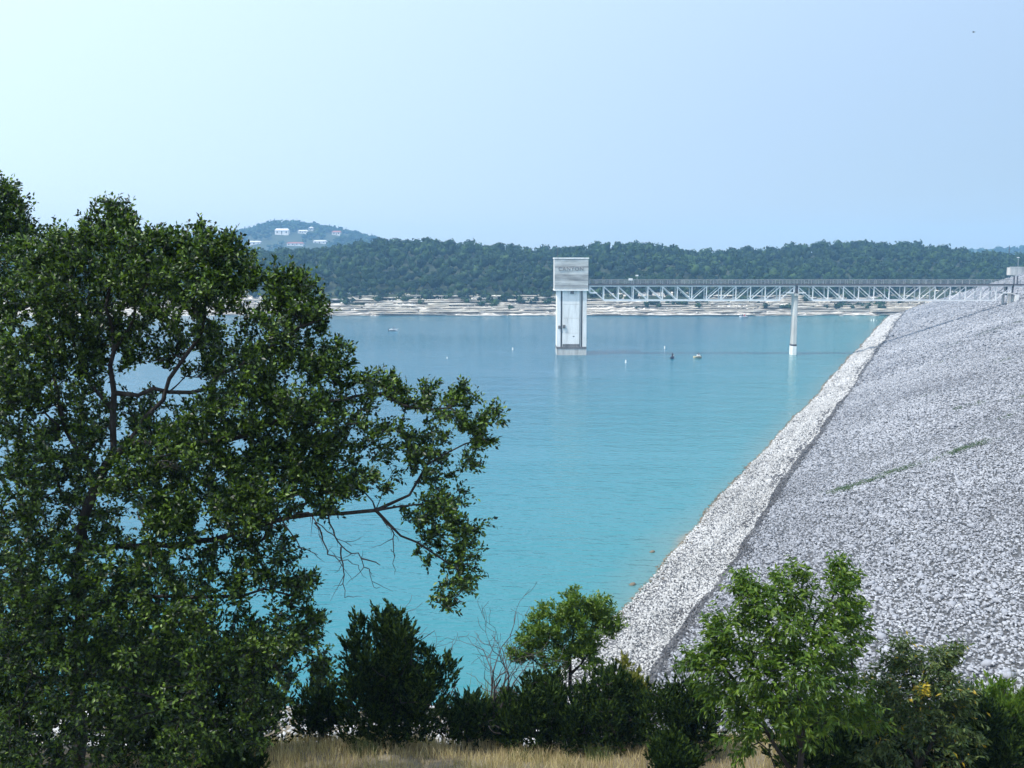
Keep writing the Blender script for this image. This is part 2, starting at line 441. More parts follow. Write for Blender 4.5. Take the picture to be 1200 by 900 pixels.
def tubes(pos, par, rad, sides=6):
    idx = np.array([i for i in range(len(par)) if par[i] >= 0])
    if not len(idx): return np.zeros((0,3)), np.zeros((0,4),int)
    a = pos[[par[i] for i in idx]]; b = pos[idx]
    ra = np.minimum(rad[[par[i] for i in idx]], rad[idx]*1.6); rb = rad[idx]
    d = b-a; ln = np.linalg.norm(d,axis=1,keepdims=True); d = d/(ln+1e-9)
    b = b + d*np.minimum(rb[:,None]*0.5, ln*0.2)
    ref = np.where(np.abs(d[:,2:3])>0.9, np.array([[1.0,0,0]]), np.array([[0,0,1.0]]))
    u = np.cross(d, ref); u /= np.linalg.norm(u,axis=1,keepdims=True); w = np.cross(d,u)
    ang = np.arange(sides)*2*math.pi/sides
    ring = u[:,None,:]*np.cos(ang)[None,:,None] + w[:,None,:]*np.sin(ang)[None,:,None]
    A = a[:,None,:]+ring*ra[:,None,None]; B = b[:,None,:]+ring*rb[:,None,None]
    V = np.concatenate([A,B],1).reshape(-1,3)
    k = np.arange(sides); k2 = (k+1)%sides
    q = np.stack([k,k2,k2+sides,k+sides],1)
    F = (q[None] + (np.arange(len(idx))*2*sides)[:,None,None]).reshape(-1,4)
    return V, F

def skeleton(limbs, centers, tip=0.005, kpow=2.0, seg=0.22, wander=0.05, minr=None):
    """limbs: polylines (the first is the trunk); centres: twig ends joined to the nearest limb"""
    pos, par = [], []
    def add(p, q): pos.append(np.array(p,float)); par.append(q); return len(pos)-1
    for li, pts in enumerate(limbs):
        pts = [np.array(p,float) for p in pts]
        if li == 0: cur = add(pts[0], -1)
        else:
            A = np.array(pos); cur = int(np.argmin(((A-pts[0])**2).sum(1)))
        for j in range(1,len(pts)):
            p0 = pos[cur]; d = pts[j]-p0; n = max(1,int(np.linalg.norm(d)/seg))
            for t in range(1,n+1):
                cur = add(p0+d*t/n + (rng.normal(0,wander*0.6,3) if t<n else 0), cur)
    nl = len(pos)
    A = np.array(pos)
    if len(centers):
        dist = np.array([((A-c)**2).sum(1).min() for c in centers])
        cap = np.zeros((len(pos)+len(centers)*14,3)); cap[:len(pos)] = A
        for i in np.argsort(dist):
            c = centers[i]
            m = len(pos)
            dv = c-cap[:m]
            dd = np.sqrt((dv**2).sum(1)) + 0.25*np.maximum(0,-dv[:,2])
            dd[0] += 5
            q = int(np.argmin(dd)); p0 = cap[q].copy(); d = c-p0
            ln = np.linalg.norm(d); n = min(12,max(2,int(ln/seg)))
            bend = rng.normal(0,0.16*ln,3); bend[2] += 0.08*ln
            cur = q
            for t in range(1,n+1):
                f = t/n
                p = p0+d*f+bend*(f*(1-f))*1.6 + (rng.normal(0,wander*0.3,3) if t<n else 0)
                cap[len(pos)] = p
                cur = add(p,cur)
    pos = np.array(pos); n = len(pos)
    w = np.zeros(n); kids = np.zeros(n)
    for i in range(n-1,0,-1):
        if kids[i]==0: w[i] = 1
        if par[i]>=0: w[par[i]] += w[i]; kids[par[i]] += 1
    w[w==0] = 1
    rad = tip*np.maximum(w,1)**(1/kpow)
    if minr is not None: rad[:nl] = np.maximum(rad[:nl], minr)
    return pos, par, rad

def blob_points(blobs, depth=1.0, k=1.0):
    out = []
    for x,y,z,r,n in blobs:
        n = max(1,int(n*k))
        o = unit(n)*(rng.random(n)**0.42)[:,None]*r
        o[:,1] *= depth
        out.append(o+np.array([x,y,z]))
    return np.concatenate(out)

def grid_mesh(name, xs, ys, zf, mat, smooth=True):
    X, Y = np.meshgrid(xs, ys)
    Z = zf(X, Y)
    V = np.stack([X,Y,Z],-1).reshape(-1,3)
    nx, ny = len(xs), len(ys)
    i = (np.arange(ny-1)[:,None]*nx+np.arange(nx-1)[None]).ravel()
    F = np.stack([i,i+1,i+nx+1,i+nx],1)
    return np_mesh(name, V, F, mat, smooth)

def vnoise(x, y, seed=0):
    """smooth value noise"""
    x = np.asarray(x,float); y = np.asarray(y,float)
    xi, yi = np.floor(x), np.floor(y); fx, fy = x-xi, y-yi
    fx = fx*fx*(3-2*fx); fy = fy*fy*(3-2*fy)
    def h(a,b):
        s = np.sin(a*127.1+b*311.7+seed*74.7)*43758.5453
        return s-np.floor(s)
    return (h(xi,yi)*(1-fx)+h(xi+1,yi)*fx)*(1-fy)+(h(xi,yi+1)*(1-fx)+h(xi+1,yi+1)*fx)*fy

# ---------------------------------------------------------------- the lake
def lake_material():
    m, n, l, b = mat_new('lake_water')
    tc = n.new('ShaderNodeTexCoord')
    # distance from the stony shore of the dam: the water turns milky over the shallows
    dot = n.new('ShaderNodeVectorMath'); dot.operation = 'DOT_PRODUCT'
    dot.inputs[1].default_value = (NU[0], NU[1], 0)
    l.new(tc.outputs['Object'], dot.inputs[0])
    off = n.new('ShaderNodeMath'); off.operation = 'SUBTRACT'; off.inputs[1].default_value = float(W0 @ NU)
    l.new(dot.outputs['Value'], off.inputs[0])
    wob = n.new('ShaderNodeTexNoise'); wob.inputs['Scale'].default_value = 0.06; wob.inputs['Detail'].default_value = 4
    l.new(tc.outputs['Object'], wob.inputs['Vector'])
    wa = n.new('ShaderNodeMath'); wa.operation = 'MULTIPLY_ADD'; wa.inputs[1].default_value = 6.0; wa.inputs[2].default_value = -3.0
    l.new(wob.outputs['Fac'], wa.inputs[0])
    ad = n.new('ShaderNodeMath'); ad.operation = 'ADD'
    l.new(off.outputs[0], ad.inputs[0]); l.new(wa.outputs[0], ad.inputs[1])
    mr = n.new('ShaderNodeMapRange'); mr.inputs['From Min'].default_value = -60; mr.inputs['From Max'].default_value = 1
    l.new(ad.outputs[0], mr.inputs['Value'])
    r = ramp(n, [(0.0,(0.014,0.112,0.165)), (0.55,(0.012,0.145,0.178)), (0.92,(0.026,0.165,0.182)), (0.985,(0.07,0.17,0.165)), (1.0,(0.16,0.165,0.125))])
    l.new(mr.outputs['Result'], r.inputs['Fac'])
    l.new(r.outputs['Color'], b.inputs['Base Color'])
    b.inputs['Roughness'].default_value = 0.14
    b.inputs['IOR'].default_value = 1.33
    b.inputs['Specular IOR Level'].default_value = 0.5
    mp = n.new('ShaderNodeMapping'); mp.inputs['Scale'].default_value = (0.5,1.0,1); mp.inputs['Rotation'].default_value = (0,0,R(14))
    l.new(tc.outputs['Object'], mp.inputs['Vector'])
    n1 = n.new('ShaderNodeTexNoise'); n1.inputs['Scale'].default_value = 1.3; n1.inputs['Detail'].default_value = 3
    n2 = n.new('ShaderNodeTexNoise'); n2.inputs['Scale'].default_value = 0.25; n2.inputs['Detail'].default_value = 3
    l.new(mp.outputs['Vector'], n1.inputs['Vector']); l.new(mp.outputs['Vector'], n2.inputs['Vector'])
    mm = n.new('ShaderNodeMath'); mm.operation = 'MULTIPLY_ADD'; mm.inputs[1].default_value = 1.8
    l.new(n2.outputs['Fac'], mm.inputs[0]); l.new(n1.outputs['Fac'], mm.inputs[2])
    bp = n.new('ShaderNodeBump'); bp.inputs['Strength'].default_value = 0.5; bp.inputs['Distance'].default_value = 0.3
    wind = n.new('ShaderNodeTexNoise'); wind.inputs['Scale'].default_value = 0.011; wind.inputs['Detail'].default_value = 5; wind.inputs['Distortion'].default_value = 0.6
    wmp = n.new('ShaderNodeMapping'); wmp.inputs['Scale'].default_value = (0.45,1.6,1)
    l.new(tc.outputs['Object'], wmp.inputs['Vector']); l.new(wmp.outputs['Vector'], wind.inputs['Vector'])
    wr = n.new('ShaderNodeMapRange'); wr.inputs['From Min'].default_value = 0.35; wr.inputs['From Max'].default_value = 0.65; wr.inputs['To Min'].default_value = 0.22; wr.inputs['To Max'].default_value = 0.75
    l.new(wind.outputs['Fac'], wr.inputs['Value']); l.new(wr.outputs['Result'], bp.inputs['Strength'])
    l.new(mm.outputs[0], bp.inputs['Height']); l.new(bp.outputs['Normal'], b.inputs['Normal'])
    return m
lake = link('lake', grid_mesh('lake', np.linspace(-900,260,30), np.linspace(30,475,16), lambda x,y: x*0, lake_material()))
tag(lake, 'turquoise reservoir water with faint ripples', kind='structure')
lake_floor = link('lake_bed', grid_mesh('lake_bed', np.linspace(-900,400,8), np.linspace(-200,900,8), lambda x,y: x*0-8.0, M['soil']))
tag(lake_floor, 'muddy bed below the reservoir', kind='structure')

# ---------------------------------------------------------------- near hillside
hillside = link('hillside', grid_mesh('hillside', np.linspace(-90,60,151), np.linspace(-40,72,113), hill_z, M['soil']))
tag(hillside, 'dry grassy hillside dropping to the lake', kind='structure')
# pale broken stone lying on the lower hillside
n_ = 5000
hx = rng.uniform(-34,14,n_); hy = rng.uniform(44,59,n_)
hP = np.stack([hx,hy,hill_z(hx,hy)+0.03],1)
V_, F_ = scatter(STONE_B, BOX_F, hP, rng.uniform(0.18,0.42,n_))
hs = link('hillside_rubble', np_mesh('hillside_rubble', V_, F_, M['beach']))
tag(hs, 'pale broken limestone rubble on the lower hillside', kind='stuff')

# ---------------------------------------------------------------- the dam
dam = empty('earth_dam', (*dam_xy(-20, 20), 0))
tag(dam, 'long sloping embankment dam faced with pale grey riprap stone', 'dam')
def dam_child(o):
    o.parent = dam
    o.matrix_parent_inverse = Matrix.Translation(-Vector(dam.location))
    return o
A0, A1 = -75.0, 418.0
prof = [(-30,-10), (0,-0.12), (3.1,0.92), (STEP0,1.95), (STEP1,2.62), (S_CREST,CREST-0.12), (S_CREST+0.05,CREST), (S_CREST+9,CREST), (S_CREST+60,-2), (S_CREST+60,-10)]
na = 240
aa = np.linspace(A0, A1, na)
V_ = []
for a in aa:
    for s, z in prof:
        x, y = dam_xy(a, s+(float(dam_shift(a)) if -1 < s < 8 else 0))
        V_.append((x, y, z))
kp = len(prof)
F_ = [(i*kp+j, i*kp+j+1, (i+1)*kp+j+1, (i+1)*kp+j) for i in range(na-1) for j in range(kp-1)]
dam_child(link('embankment', np_mesh('embankment', V_, [np.array(F_), np.array([list(range(kp))[::-1], [(na-1)*kp+i for i in range(kp)]])], M['core'])))
# crest road
mb = MB()
p = [dam_xy(A0,S_CREST+1.2), dam_xy(A1,S_CREST+1.2), dam_xy(A1,S_CREST+7.6), dam_xy(A0,S_CREST+7.6)]
mb.prism(p, CREST-0.1, CREST+0.06)
dam_child(mb.obj('crest_road', M['asphalt']))

def dam_points(a0, a1, s0, s1, dens, sfun=None):
    n = int((a1-a0)*(s1-s0)*dens)
    a = rng.uniform(a0,a1,n); s = rng.uniform(s0,s1,n)
    x, y = dam_xy(a, s)
    return a, s, np.stack([x,y,dam_h(a,s)],1)
# riprap: stone sizes as seen near, middle and far along the face
bands = [(-37,0,30,0.19,STONE_T,TRI_F), (0,40,33,0.21,STONE_T,TRI_F), (40,120,39,0.29,STONE_T,TRI_F), (120,240,48,0.46,STONE_T,TRI_F), (240,416,S_CREST,0.68,STONE_T,TRI_F)]
geoI, geoB, geoS, geoD, geoW = [], [], [], [], []
for a0,a1,sm,d,sh,fc in bands:
    a, s, P = dam_points(a0,a1,STEP1+0.4,sm,1/(0.86*d*d))
    lump = vnoise(a*0.35, s*0.5, 3)
    size = d*np.clip(rng.lognormal(0,0.3,len(P)),0.55,1.9)*(0.9+0.25*lump)
    P[:,2] += rng.normal(0.02,0.07*d/0.3,len(P)) + 0.06*(lump-0.5)
    (geoI if sh is STONE_T else geoB).append(scatter(sh, fc, P, size, flat=(0.3,0.6), tilt=0.3))
    # dark stained row along the old water mark
    a, s, P = dam_points(a0,a1,STEP0-1.6,STEP1+2.0,1/(0.5*d*d))
    keep = np.abs(s-dam_shift(a)-(STEP0+0.55+0.9*(vnoise(a*0.4,s*0,9)-0.5))) < rng.uniform(0.1,1.3,len(s))*(0.65+0.6*vnoise(a*0.17,s*0,19))
    P = P[keep]; P[:,2] += rng.normal(0.02,0.06,len(P))
    geoD.append(scatter(sh, fc, P, d*1.05*np.clip(rng.lognormal(0,0.3,len(P)),0.5,2)))
    # bright washed stones of the drawdown beach
    a, s, P = dam_points(a0,a1,-0.9,STEP0+1.3,1/(0.92*(d*0.78)**2))
    sr = s-dam_shift(a); keep = (sr > 0.2) & (sr < STEP0+0.5)
    P = P[keep]; s = s[keep]
    P[:,2] += rng.normal(0.02,0.04,len(P)) + 0.12*np.sin(s*2.1)
    geoS.append(scatter(sh, fc, P, d*0.78*np.clip(rng.lognormal(0,0.33,len(P)),0.5,2.1)))
    # tan wet stones at the water's edge
    a, s, P = dam_points(a0,a1,-1.9,1.9,1/(0.8*(d*0.9)**2))
    sr = s-dam_shift(a); keep = (np.abs(sr-0.6*(vnoise(a*0.25,a*0,5)-0.5)) < 0.55) | ((np.abs(sr) < 1.3) & (rng.random(len(s)) < 0.06))
    P = P[keep]; P[:,2] += 0.02
    geoW.append(scatter(sh, fc, P, d*0.9*np.clip(rng.lognormal(0,0.35,len(P)),0.5,2.2)))
def stuff_part(name, geos, mat, label):
    tri = [g for g in geos if g[1].shape[1]==3]; quad = [g for g in geos if g[1].shape[1]==4]
    Vs, Fs, o = [], [], 0
    for grp in (tri, quad):
        if grp:
            V, F = join_geo(grp); Vs.append(V); Fs.append(F+o); o += len(V)
    ob = dam_child(link(name, np_mesh(name, np.concatenate(Vs), Fs, mat)))
    tag(ob, label, kind='stuff')
stuff_part('riprap', geoI+geoB, M['riprap'], 'pale grey broken stone covering the dam face')
stuff_part('beach_stones', geoS, M['beach'], 'bright washed stones of the drawdown beach')
stuff_part('stained_stones', geoD, M['darkstone'], 'dark stained stones along the old water mark')
stuff_part('waterline_stones', geoW, M['wet'], "tan wet stones at the water's edge")
# single larger stones of the nearer face
smesh = [np_mesh('stone', STONE_I[i]*np.array([0.5,0.42,0.3]), ICO_F, M['riprap']) for i in range(8)]
for i in range(220):
    a = rng.uniform(-34, 60); s = rng.uniform(STEP1+1, 26)
    x, y = dam_xy(a, s)
    sc = rng.uniform(0.38,0.75)
    o = link('stone', smesh[i % 8], None, (x, y, float(dam_z(s))+0.03*sc), (rng.normal(0,0.3), rng.normal(0,0.3), rng.uniform(0,6.28)), (sc,sc,sc))
    dam_child(o)
# weeds rooted in gullies that run up the face
wp = []
for a0,s0,a1,s1,n,spread,hh in ((23,13.2,26.5,19.2,330,0.5,0.12),(28,23,30,26.5,240,0.42,0.14),(26.5,19.2,28,23,50,0.5,0.1),(58,23.5,52,31,110,0.45,0.08),(151,23,161,38,200,0.7,0.1),(120,20,121,24,40,0.6,0.1),(95,30,97,35,50,0.6,0.1),(75,16,79,24,40,0.8,0.08),(40,27,44,33,50,0.7,0.08)):
    t = rng.random(n)
    a = a0+(a1-a0)*t+rng.normal(0,spread,n); s = s0+(s1-s0)*t+rng.normal(0,spread,n)
    ok = vnoise(t*9+a0, t*0, 31) + rng.normal(0,0.12,n) > 0.42
    a, s = a[ok]+1.2*(vnoise(t[ok]*6+s0,t[ok]*0,5)-0.5), s[ok]; n = len(a)
    x, y = dam_xy(a,s)
    C = np.stack([x,y,dam_z(s)+hh*0.9],1)
    wp.append(cluster_leaves(C, np.full(n,0.2), 12, 0.13, 0.045, up=0.3))
V_, F_ = join_geo(wp)
weeds = link('weeds', np_mesh('weeds', V_, F_, M['weed']))
tag(weeds, 'thin green weeds growing in streaks up the stone dam face', kind='stuff')
# two small stones standing in the shallows
for (x,y,sc,lb) in ((13.4,89.0,0.7,'tan stone awash in the shallows well off the dam shore'),(10.5,79.8,0.8,'low tan stone breaking the water right beside the stony shore')):
    o = link('shallow_rock', np_mesh('shallow_rock', STONE_I[3]*np.array([0.5,0.35,0.22]), ICO_F, M['wet']), None, (x-0.6,y,0.03), (0,0,1.0), (sc,sc,sc))
    tag(o, lb, 'rock')

# concrete wall, lamp and mast at the far end of the crest
def crest_pt(a, s): return dam_xy(a, s)
cw = empty('crest_wall', (221.6, 450, CREST), 0)
tag(cw, 'low pale concrete wall standing on the far end of the dam crest', 'wall')
MB().box(0,16,-0.3,0.3,-1.0,2.5).obj('wall', M['concrete'], cw)
MB().box(0.0,0.5,0.32,3,-1.0,2.4).obj('return_wall', M['concrete'], cw)
MB().box(-0.15,16.1,-0.45,0.45,2.504,2.68).obj('coping', M['concrete_white'], cw)
lp = empty('lamp_post', (224.2, 448.5, CREST))
tag(lp, 'thin lamp post with a white head beside the concrete crest wall', 'lamp post')
MB().lathe([(0.16,-0.8),(0.13,0.3),(0.09,6.6)], k=8).obj('pole', M['rail'], lp)
MB().box(-0.55,0.35,-0.25,0.25,6.62,6.95).obj('lamp_head', M['white_paint'], lp, bevel=0.05)

# ---------------------------------------------------------------- intake tower
tw = empty('intake_tower', (16.3, 278.0, 0))
tag(tw, 'white concrete intake tower with a broad box head standing in the lake', 'tower')
def tbox(name, mat, x0,x1,y0,y1,z0,z1, parent=tw, bevel=0.0):
    return MB().box(x0,x1,y0,y1,z0,z1).obj(name, mat, parent, bevel=bevel)
# shaft: recessed core, front panel, corner pilasters
tbox('shaft_core', M['concrete'], -3.75,3.75,-3.2,3.7,-6,17.74)
pan = []
for z0,z1 in ((1.95,6.0),(6.05,10.1),(10.15,13.8),(13.85,17.5)):
    pan.append(tbox('front_panel', M['concrete_white'], -2.55,2.1,-3.95,-3.22,z0,z1, bevel=0.02))
tbox('pilaster', M['concrete_white'], -4.02,-3.05,-3.98,3.95,2.3,17.72)
tbox('pilaster', M['concrete_white'], 2.95,4.02,-3.98,3.95,2.3,17.72)
tbox('guide_rail', M['concrete'], 2.28,2.55,-3.75,-3.22,0.2,17.3)
tbox('guide_rail', M['steel_dark'], -2.95,-2.72,-3.6,-3.22,0.0,17.5)
tbox('guide_rail', M['steel_dark'], 2.62,2.85,-3.6,-3.22,0.0,17.5)
tbox('high_water_ledge', M['concrete_dark'], -4.1,4.1,-4.08,4.0,1.72,2.28)
tbox('shaft_base', M['concrete'], -4.04,4.04,-4.0,3.96,-6,1.7)
tbox('stain_course', M['concrete_dark'], -2.5,2.1,-3.985,-3.2,2.31,3.05)
tbox('bracket', M['concrete_dark'], -3.7,-3.0,-4.25,-3.99,7.3,8.1, bevel=0.05)
tbox('bracket', M['concrete_dark'], -2.5,-1.75,-4.3,-3.96,7.4,8.3, bevel=0.05)
tbox('inspection_hatch', M['steel_dark'], 0.3,0.75,-3.99,-3.9,5.0,5.25)
# head: courses of board-marked concrete
head = tbox('head', M['concrete'], -4.75,4.35,-4.45,4.5,17.75,26.15)
zz = 17.85
rs = random.Random(4)
while zz < 26.0:
    hgt = min(rs.choice([0.42,0.5,0.62,0.74]), 26.12-zz)
    tbox('board_course', M[rs.choice(['board_dark','board_light','board_light'])], -4.75+rs.uniform(0.0,0.02),4.35-rs.uniform(0,0.02),-4.45-rs.uniform(0.05,0.13),-4.44,zz,zz+hgt-0.07, parent=head)
    zz += hgt
tbox('roof_slab', M['concrete_white'], -4.9,4.5,-4.66,4.65,26.16,26.5)
tbox('sill_band', M['concrete_white'], -4.86,4.46,-4.62,4.6,17.55,17.84)
tbox('soffit_beam', M['concrete_dark'], -0.45,0.55,-4.4,-3.98,16.75,17.54)
MB().bar((-4.0,-3.5,26.5),(-4.0,-3.5,29.3),0.14).obj('aerial', M['steel_dark'], tw)
# lettering, dark and weathered, across the head
def text_mesh(body, size):
    cu = bpy.data.curves.new('lettering', 'FONT')
    cu.body = body; cu.size = size; cu.align_x = 'CENTER'; cu.extrude = 0.05; cu.space_character = 1.15
    to = bpy.data.objects.new('lettering_tmp', cu)
    COL.objects.link(to)
    me = bpy.data.meshes.new_from_object(to.evaluated_get(bpy.context.evaluated_depsgraph_get()))
    bpy.data.objects.remove(to); bpy.data.curves.remove(cu)
    return me
tm = text_mesh('CANYON', 1.45)
tm.materials.clear(); tm.materials.append(M['concrete_dark'])
for nm, me_, zpos in (('lettering', tm, 23.0),):
    o = link(nm, me_, head, (-0.35, -4.62, zpos), (R(90),0,0))
    tag(o, 'worn dark capital letters CANYON')

# ---------------------------------------------------------------- service bridge
BY0, BY1 = 274.0, 277.4
br = empty('service_bridge', (78.0, 275.7, 15))
tag(br, 'white steel truss footbridge from the dam to the intake tower', 'bridge')
BOFF = Vector((78.0, 275.7, 15))
def bchild(o, parent=br):
    o.parent = parent
    if parent is br: o.matrix_parent_inverse = Matrix.Translation(-BOFF)
    return o
ZT, ZB, ZM = 18.88, 14.96, 17.0
NP = 14
for (x0, x1) in ((20.95, 76.75), (77.55, 135.6)):
    pw = (x1-x0)/NP
    vme = MB().box(-0.125,0.125,-0.13,0.13,ZB,ZT-0.16).mesh('vertical', M['steel_white'])
    dme = {}
    for sgn in (1,-1):
        dme[sgn] = MB().bar((-sgn*pw/2,0,ZT-0.2),(sgn*pw/2,0,ZB+0.15),0.18,0.2).mesh('diagonal', M['steel_white'])
    for yy in (BY0, BY1):
        mb = MB()
        mb.box(x0,x1,yy-0.18,yy+0.18,ZT-0.2,ZT+0.16)
        mb.box(x0+pw,x1-pw,yy-0.18,yy+0.18,ZB-0.2,ZB+0.2)
        mb.bar((x0+pw*0.55,yy,ZM),(x0+0.2,yy,ZM),0.3,0.3); mb.bar((x1-pw*0.55,yy,ZM),(x1-0.2,yy,ZM),0.3,0.3)
        tr = bchild(mb.obj('truss', M['steel_white']))
        for i in range(NP+1):
            if i in (0,NP):
                e = MB().box(-0.16,0.16,-0.15,0.15,ZM+0.16,ZT-0.16)
                bchild(e.obj('vertical', M['steel_white'], loc=(x0+i*pw+(0.18 if i==0 else -0.18),yy,0)), tr)
            else:
                bchild(link('vertical', vme, None, (x0+i*pw,yy,0)), tr)
        for i in range(NP):
            sgn = 1 if i < NP//2 else -1
            bchild(link('diagonal', dme[sgn], None, (x0+(i+0.5)*pw,yy,0)), tr)
    # floor beams and lower cross struts
    for i in range(NP+1):
        bchild(MB().box(x0+i*pw-0.1,x0+i*pw+0.1,BY0+0.18,BY1-0.18,ZT-0.1,ZT+0.12).obj('floor_beam', M['steel_white']))
        if 0 < i < NP:
            bchild(MB().box(x0+i*pw-0.08,x0+i*pw+0.08,BY0+0.18,BY1-0.18,ZB-0.1,ZB+0.1).obj('cross_strut', M['steel_white']))
bchild(MB().box(20.7,152,BY0-0.45,BY1+0.45,ZT+0.17,ZT+0.5).obj('deck', M['steel_dark']))
bchild(MB().box(136.2,152,BY0-0.2,BY1+0.2,ZT-0.35,ZT+0.16).obj('approach_girder', M['steel_white']))
DZ = ZT+0.5
pme = MB().box(-0.05,0.05,-0.05,0.05,0.0,1.05).mesh('railing_post', M['rail'])
for yy in (BY0-0.35, BY1+0.35):
    mb = MB()
    for h, t in ((1.08,0.09),(0.7,0.05),(0.36,0.05)):
        mb.box(20.8,151.5,yy-t/2,yy+t/2,DZ+h-t/2,DZ+h+t/2)
    rl = bchild(mb.obj('railing', M['rail']))
    for i in range(66):
        bchild(link('railing_post', pme, None, (21.0+i*1.98,yy+0.06,DZ)), rl)
fl = bchild(MB().bar((33.9,BY0-0.2,DZ),(33.9,BY0-0.2,DZ+2.1),0.1).obj('lamp_pole', M['rail']))
bchild(MB().box(33.5,34.2,BY0-0.45,BY0,DZ+2.1,DZ+2.45).obj('lamp_head', M['white_paint'], bevel=0.05), fl)
bchild(MB().box(31.6,32.7,BY0-0.3,BY0+0.1,DZ+0.9,DZ+1.5).obj('equipment_box', M['white_paint'], bevel=0.05))

bp_ = empty('bridge_pier', (77.35, 275.7, 0))
tag(bp_, 'slender pale concrete pier rising from the lake under mid bridge', 'pier')
oct_ = lambda w,d: [(-w,-d*0.6),(-w*0.6,-d),(w*0.6,-d),(w,-d*0.6),(w,d*0.6),(w*0.6,d),(-w*0.6,d),(-w,d*0.6)]
MB().prism(oct_(0.66,1.4),2.95,16.2).obj('column', M['concrete'], bp_)
MB().prism(oct_(0.73,1.48),2.45,2.94).obj('high_water_ring', M['steel_dark'], bp_)
MB().prism(oct_(0.76,1.5),-6,2.44).obj('base', M['concrete_white'], bp_)
MB().prism(oct_(0.8,2.1),16.21,16.82).obj('cap', M['concrete'], bp_)
for yy in (BY0-275.7, BY1-275.7):
    MB().box(-0.28,0.28,yy-0.2,yy+0.2,16.83,18.85).obj('bearing_post', M['steel_dark'], bp_)

be = empty('bridge_bent', (135.6, 275.7, 13))
tag(be, 'pair of short concrete legs carrying the bridge on the dam slope', 'bridge support')
for yy in (-1.7, 1.7):
    MB().box(-0.75,-0.2,yy-0.3,yy+0.3,-0.6,3.6).obj('leg', M['concrete'], be)
    MB().box(0.15,0.5,yy-0.25,yy+0.25,3.2,5.8).obj('bearing_post', M['steel_dark'], be)
MB().box(-0.95,0.6,-2.1,2.1,3.61,3.98).obj('cap_beam', M['concrete'], be)
MB().box(0.9,1.9,-2.3,2.3,0.0,3.4).obj('bearing_wall', M['concrete_white'], be)
for k,(x,lb) in enumerate(((136.1,'dark steel gate post on the bridge deck above the bent'),(137.0,'dark gate post on the bridge deck on the dam side'))):
    g = empty('gate_post', (x, BY0-0.1, DZ))
    tag(g, lb, 'post')
    MB().box(-0.14,0.14,-0.14,0.14,0,2.1).obj('post', M['steel_dark'], g)
    MB().box(-0.19,0.19,-0.19,0.19,2.104,2.2).obj('post_cap', M['steel_dark'], g)

# ---------------------------------------------------------------- far bank
RX = [-520,-312,-182,-130,-104,-85,-52,-26,-9,9,26,44,63,79,102,119,139,159,173,195,221,248,261,271,287,300,313,420]
RZ = [31,31.4,32.2,33.0,34.4,38,38.6,36.5,35.5,33.4,31.9,35.5,35,36.5,31.4,31.9,32.4,34,35.5,36,36,35.5,31.9,32.4,29.8,29.3,28.8,28]
def shore_y(x): return 459.5 + 2.5*(vnoise(np.asarray(x)*0.05, np.asarray(x)*0, 2)-0.5) + 1.5*(vnoise(np.asarray(x)*0.2, np.asarray(x)*0, 4)-0.5)
def far_z(x, y):
    x = np.asarray(x,float); y = np.asarray(y,float)
    d = y - shore_y(x)
    top = 8.5 + 2.5*(vnoise(x*0.03,x*0,6)-0.4)
    ridge = np.interp(x*620/np.maximum(y,620), RX, RZ) - 7.0
    z = np.where(d < 0, d*0.4, 0)
    t = np.clip(d/17,0,1)
    steps = (np.floor(t*7)+np.clip((t*7-np.floor(t*7))*5-4,0,1))/7
    z = np.where(d >= 0, np.maximum(0.1,(steps*0.75+t*0.25)*top), z)
    u = np.clip((d-17)/140,0,1)
    z = np.where(d > 17, top + (ridge-top)*(1-(1-u)**1.6), z)
    z = z + np.where(d>17, 1.0*(vnoise(x*0.06,y*0.06,8)-0.5), 0)
    return z
far_bank = link('far_bank', grid_mesh('far_bank', np.linspace(-420,400,211), np.concatenate([np.linspace(452,482,61),np.linspace(486,900,60)]), far_z, None))
far_bank.data.materials.append(M['ledge_ground']); far_bank.data.materials.append(M['wooded'])
tag(far_bank, 'wooded far bank above pale limestone ledges', kind='structure')
co = np.empty(len(far_bank.data.polygons)*3,dtype=np.float32); far_bank.data.polygons.foreach_get('center', co); co = co.reshape(-1,3)
far_bank.data.polygons.foreach_set('material_index', ((co[:,1]-shore_y(co[:,0])) > 13.5+14*(vnoise(co[:,0]*0.07,co[:,1]*0.25,1)-0.5)).astype(np.int32))
# ledges: single limestone slabs in courses
def slab_mesh(i):
    """long thin bed of rock: broken front edge, slightly undercut"""
    r = random.Random(40+i); k = 9
    front = [(-0.5+q/(k-1), -0.5+r.uniform(-0.22,0.30)) for q in range(k)]
    front[0] = (-0.5, -0.1); front[-1] = (0.5, -0.05)
    pts = front + [(0.42,0.5),(-0.44,0.5)]
    m = MB(); n = len(pts)
    m.v += [(x*0.98,y*0.78+0.12,-0.5) for x,y in pts] + [(x,y,0.5+r.uniform(-0.22,0.1)) for x,y in pts]
    m.f.append(tuple(reversed(range(n)))); m.f.append(tuple(n+j for j in range(n)))
    for j in range(n): m.f.append((j,(j+1)%n,n+(j+1)%n,n+j))
    return m.mesh('rock_slab', M['ledge'])
slabs = [slab_mesh(i) for i in range(14)]
rs = random.Random(11)
cnt = 0
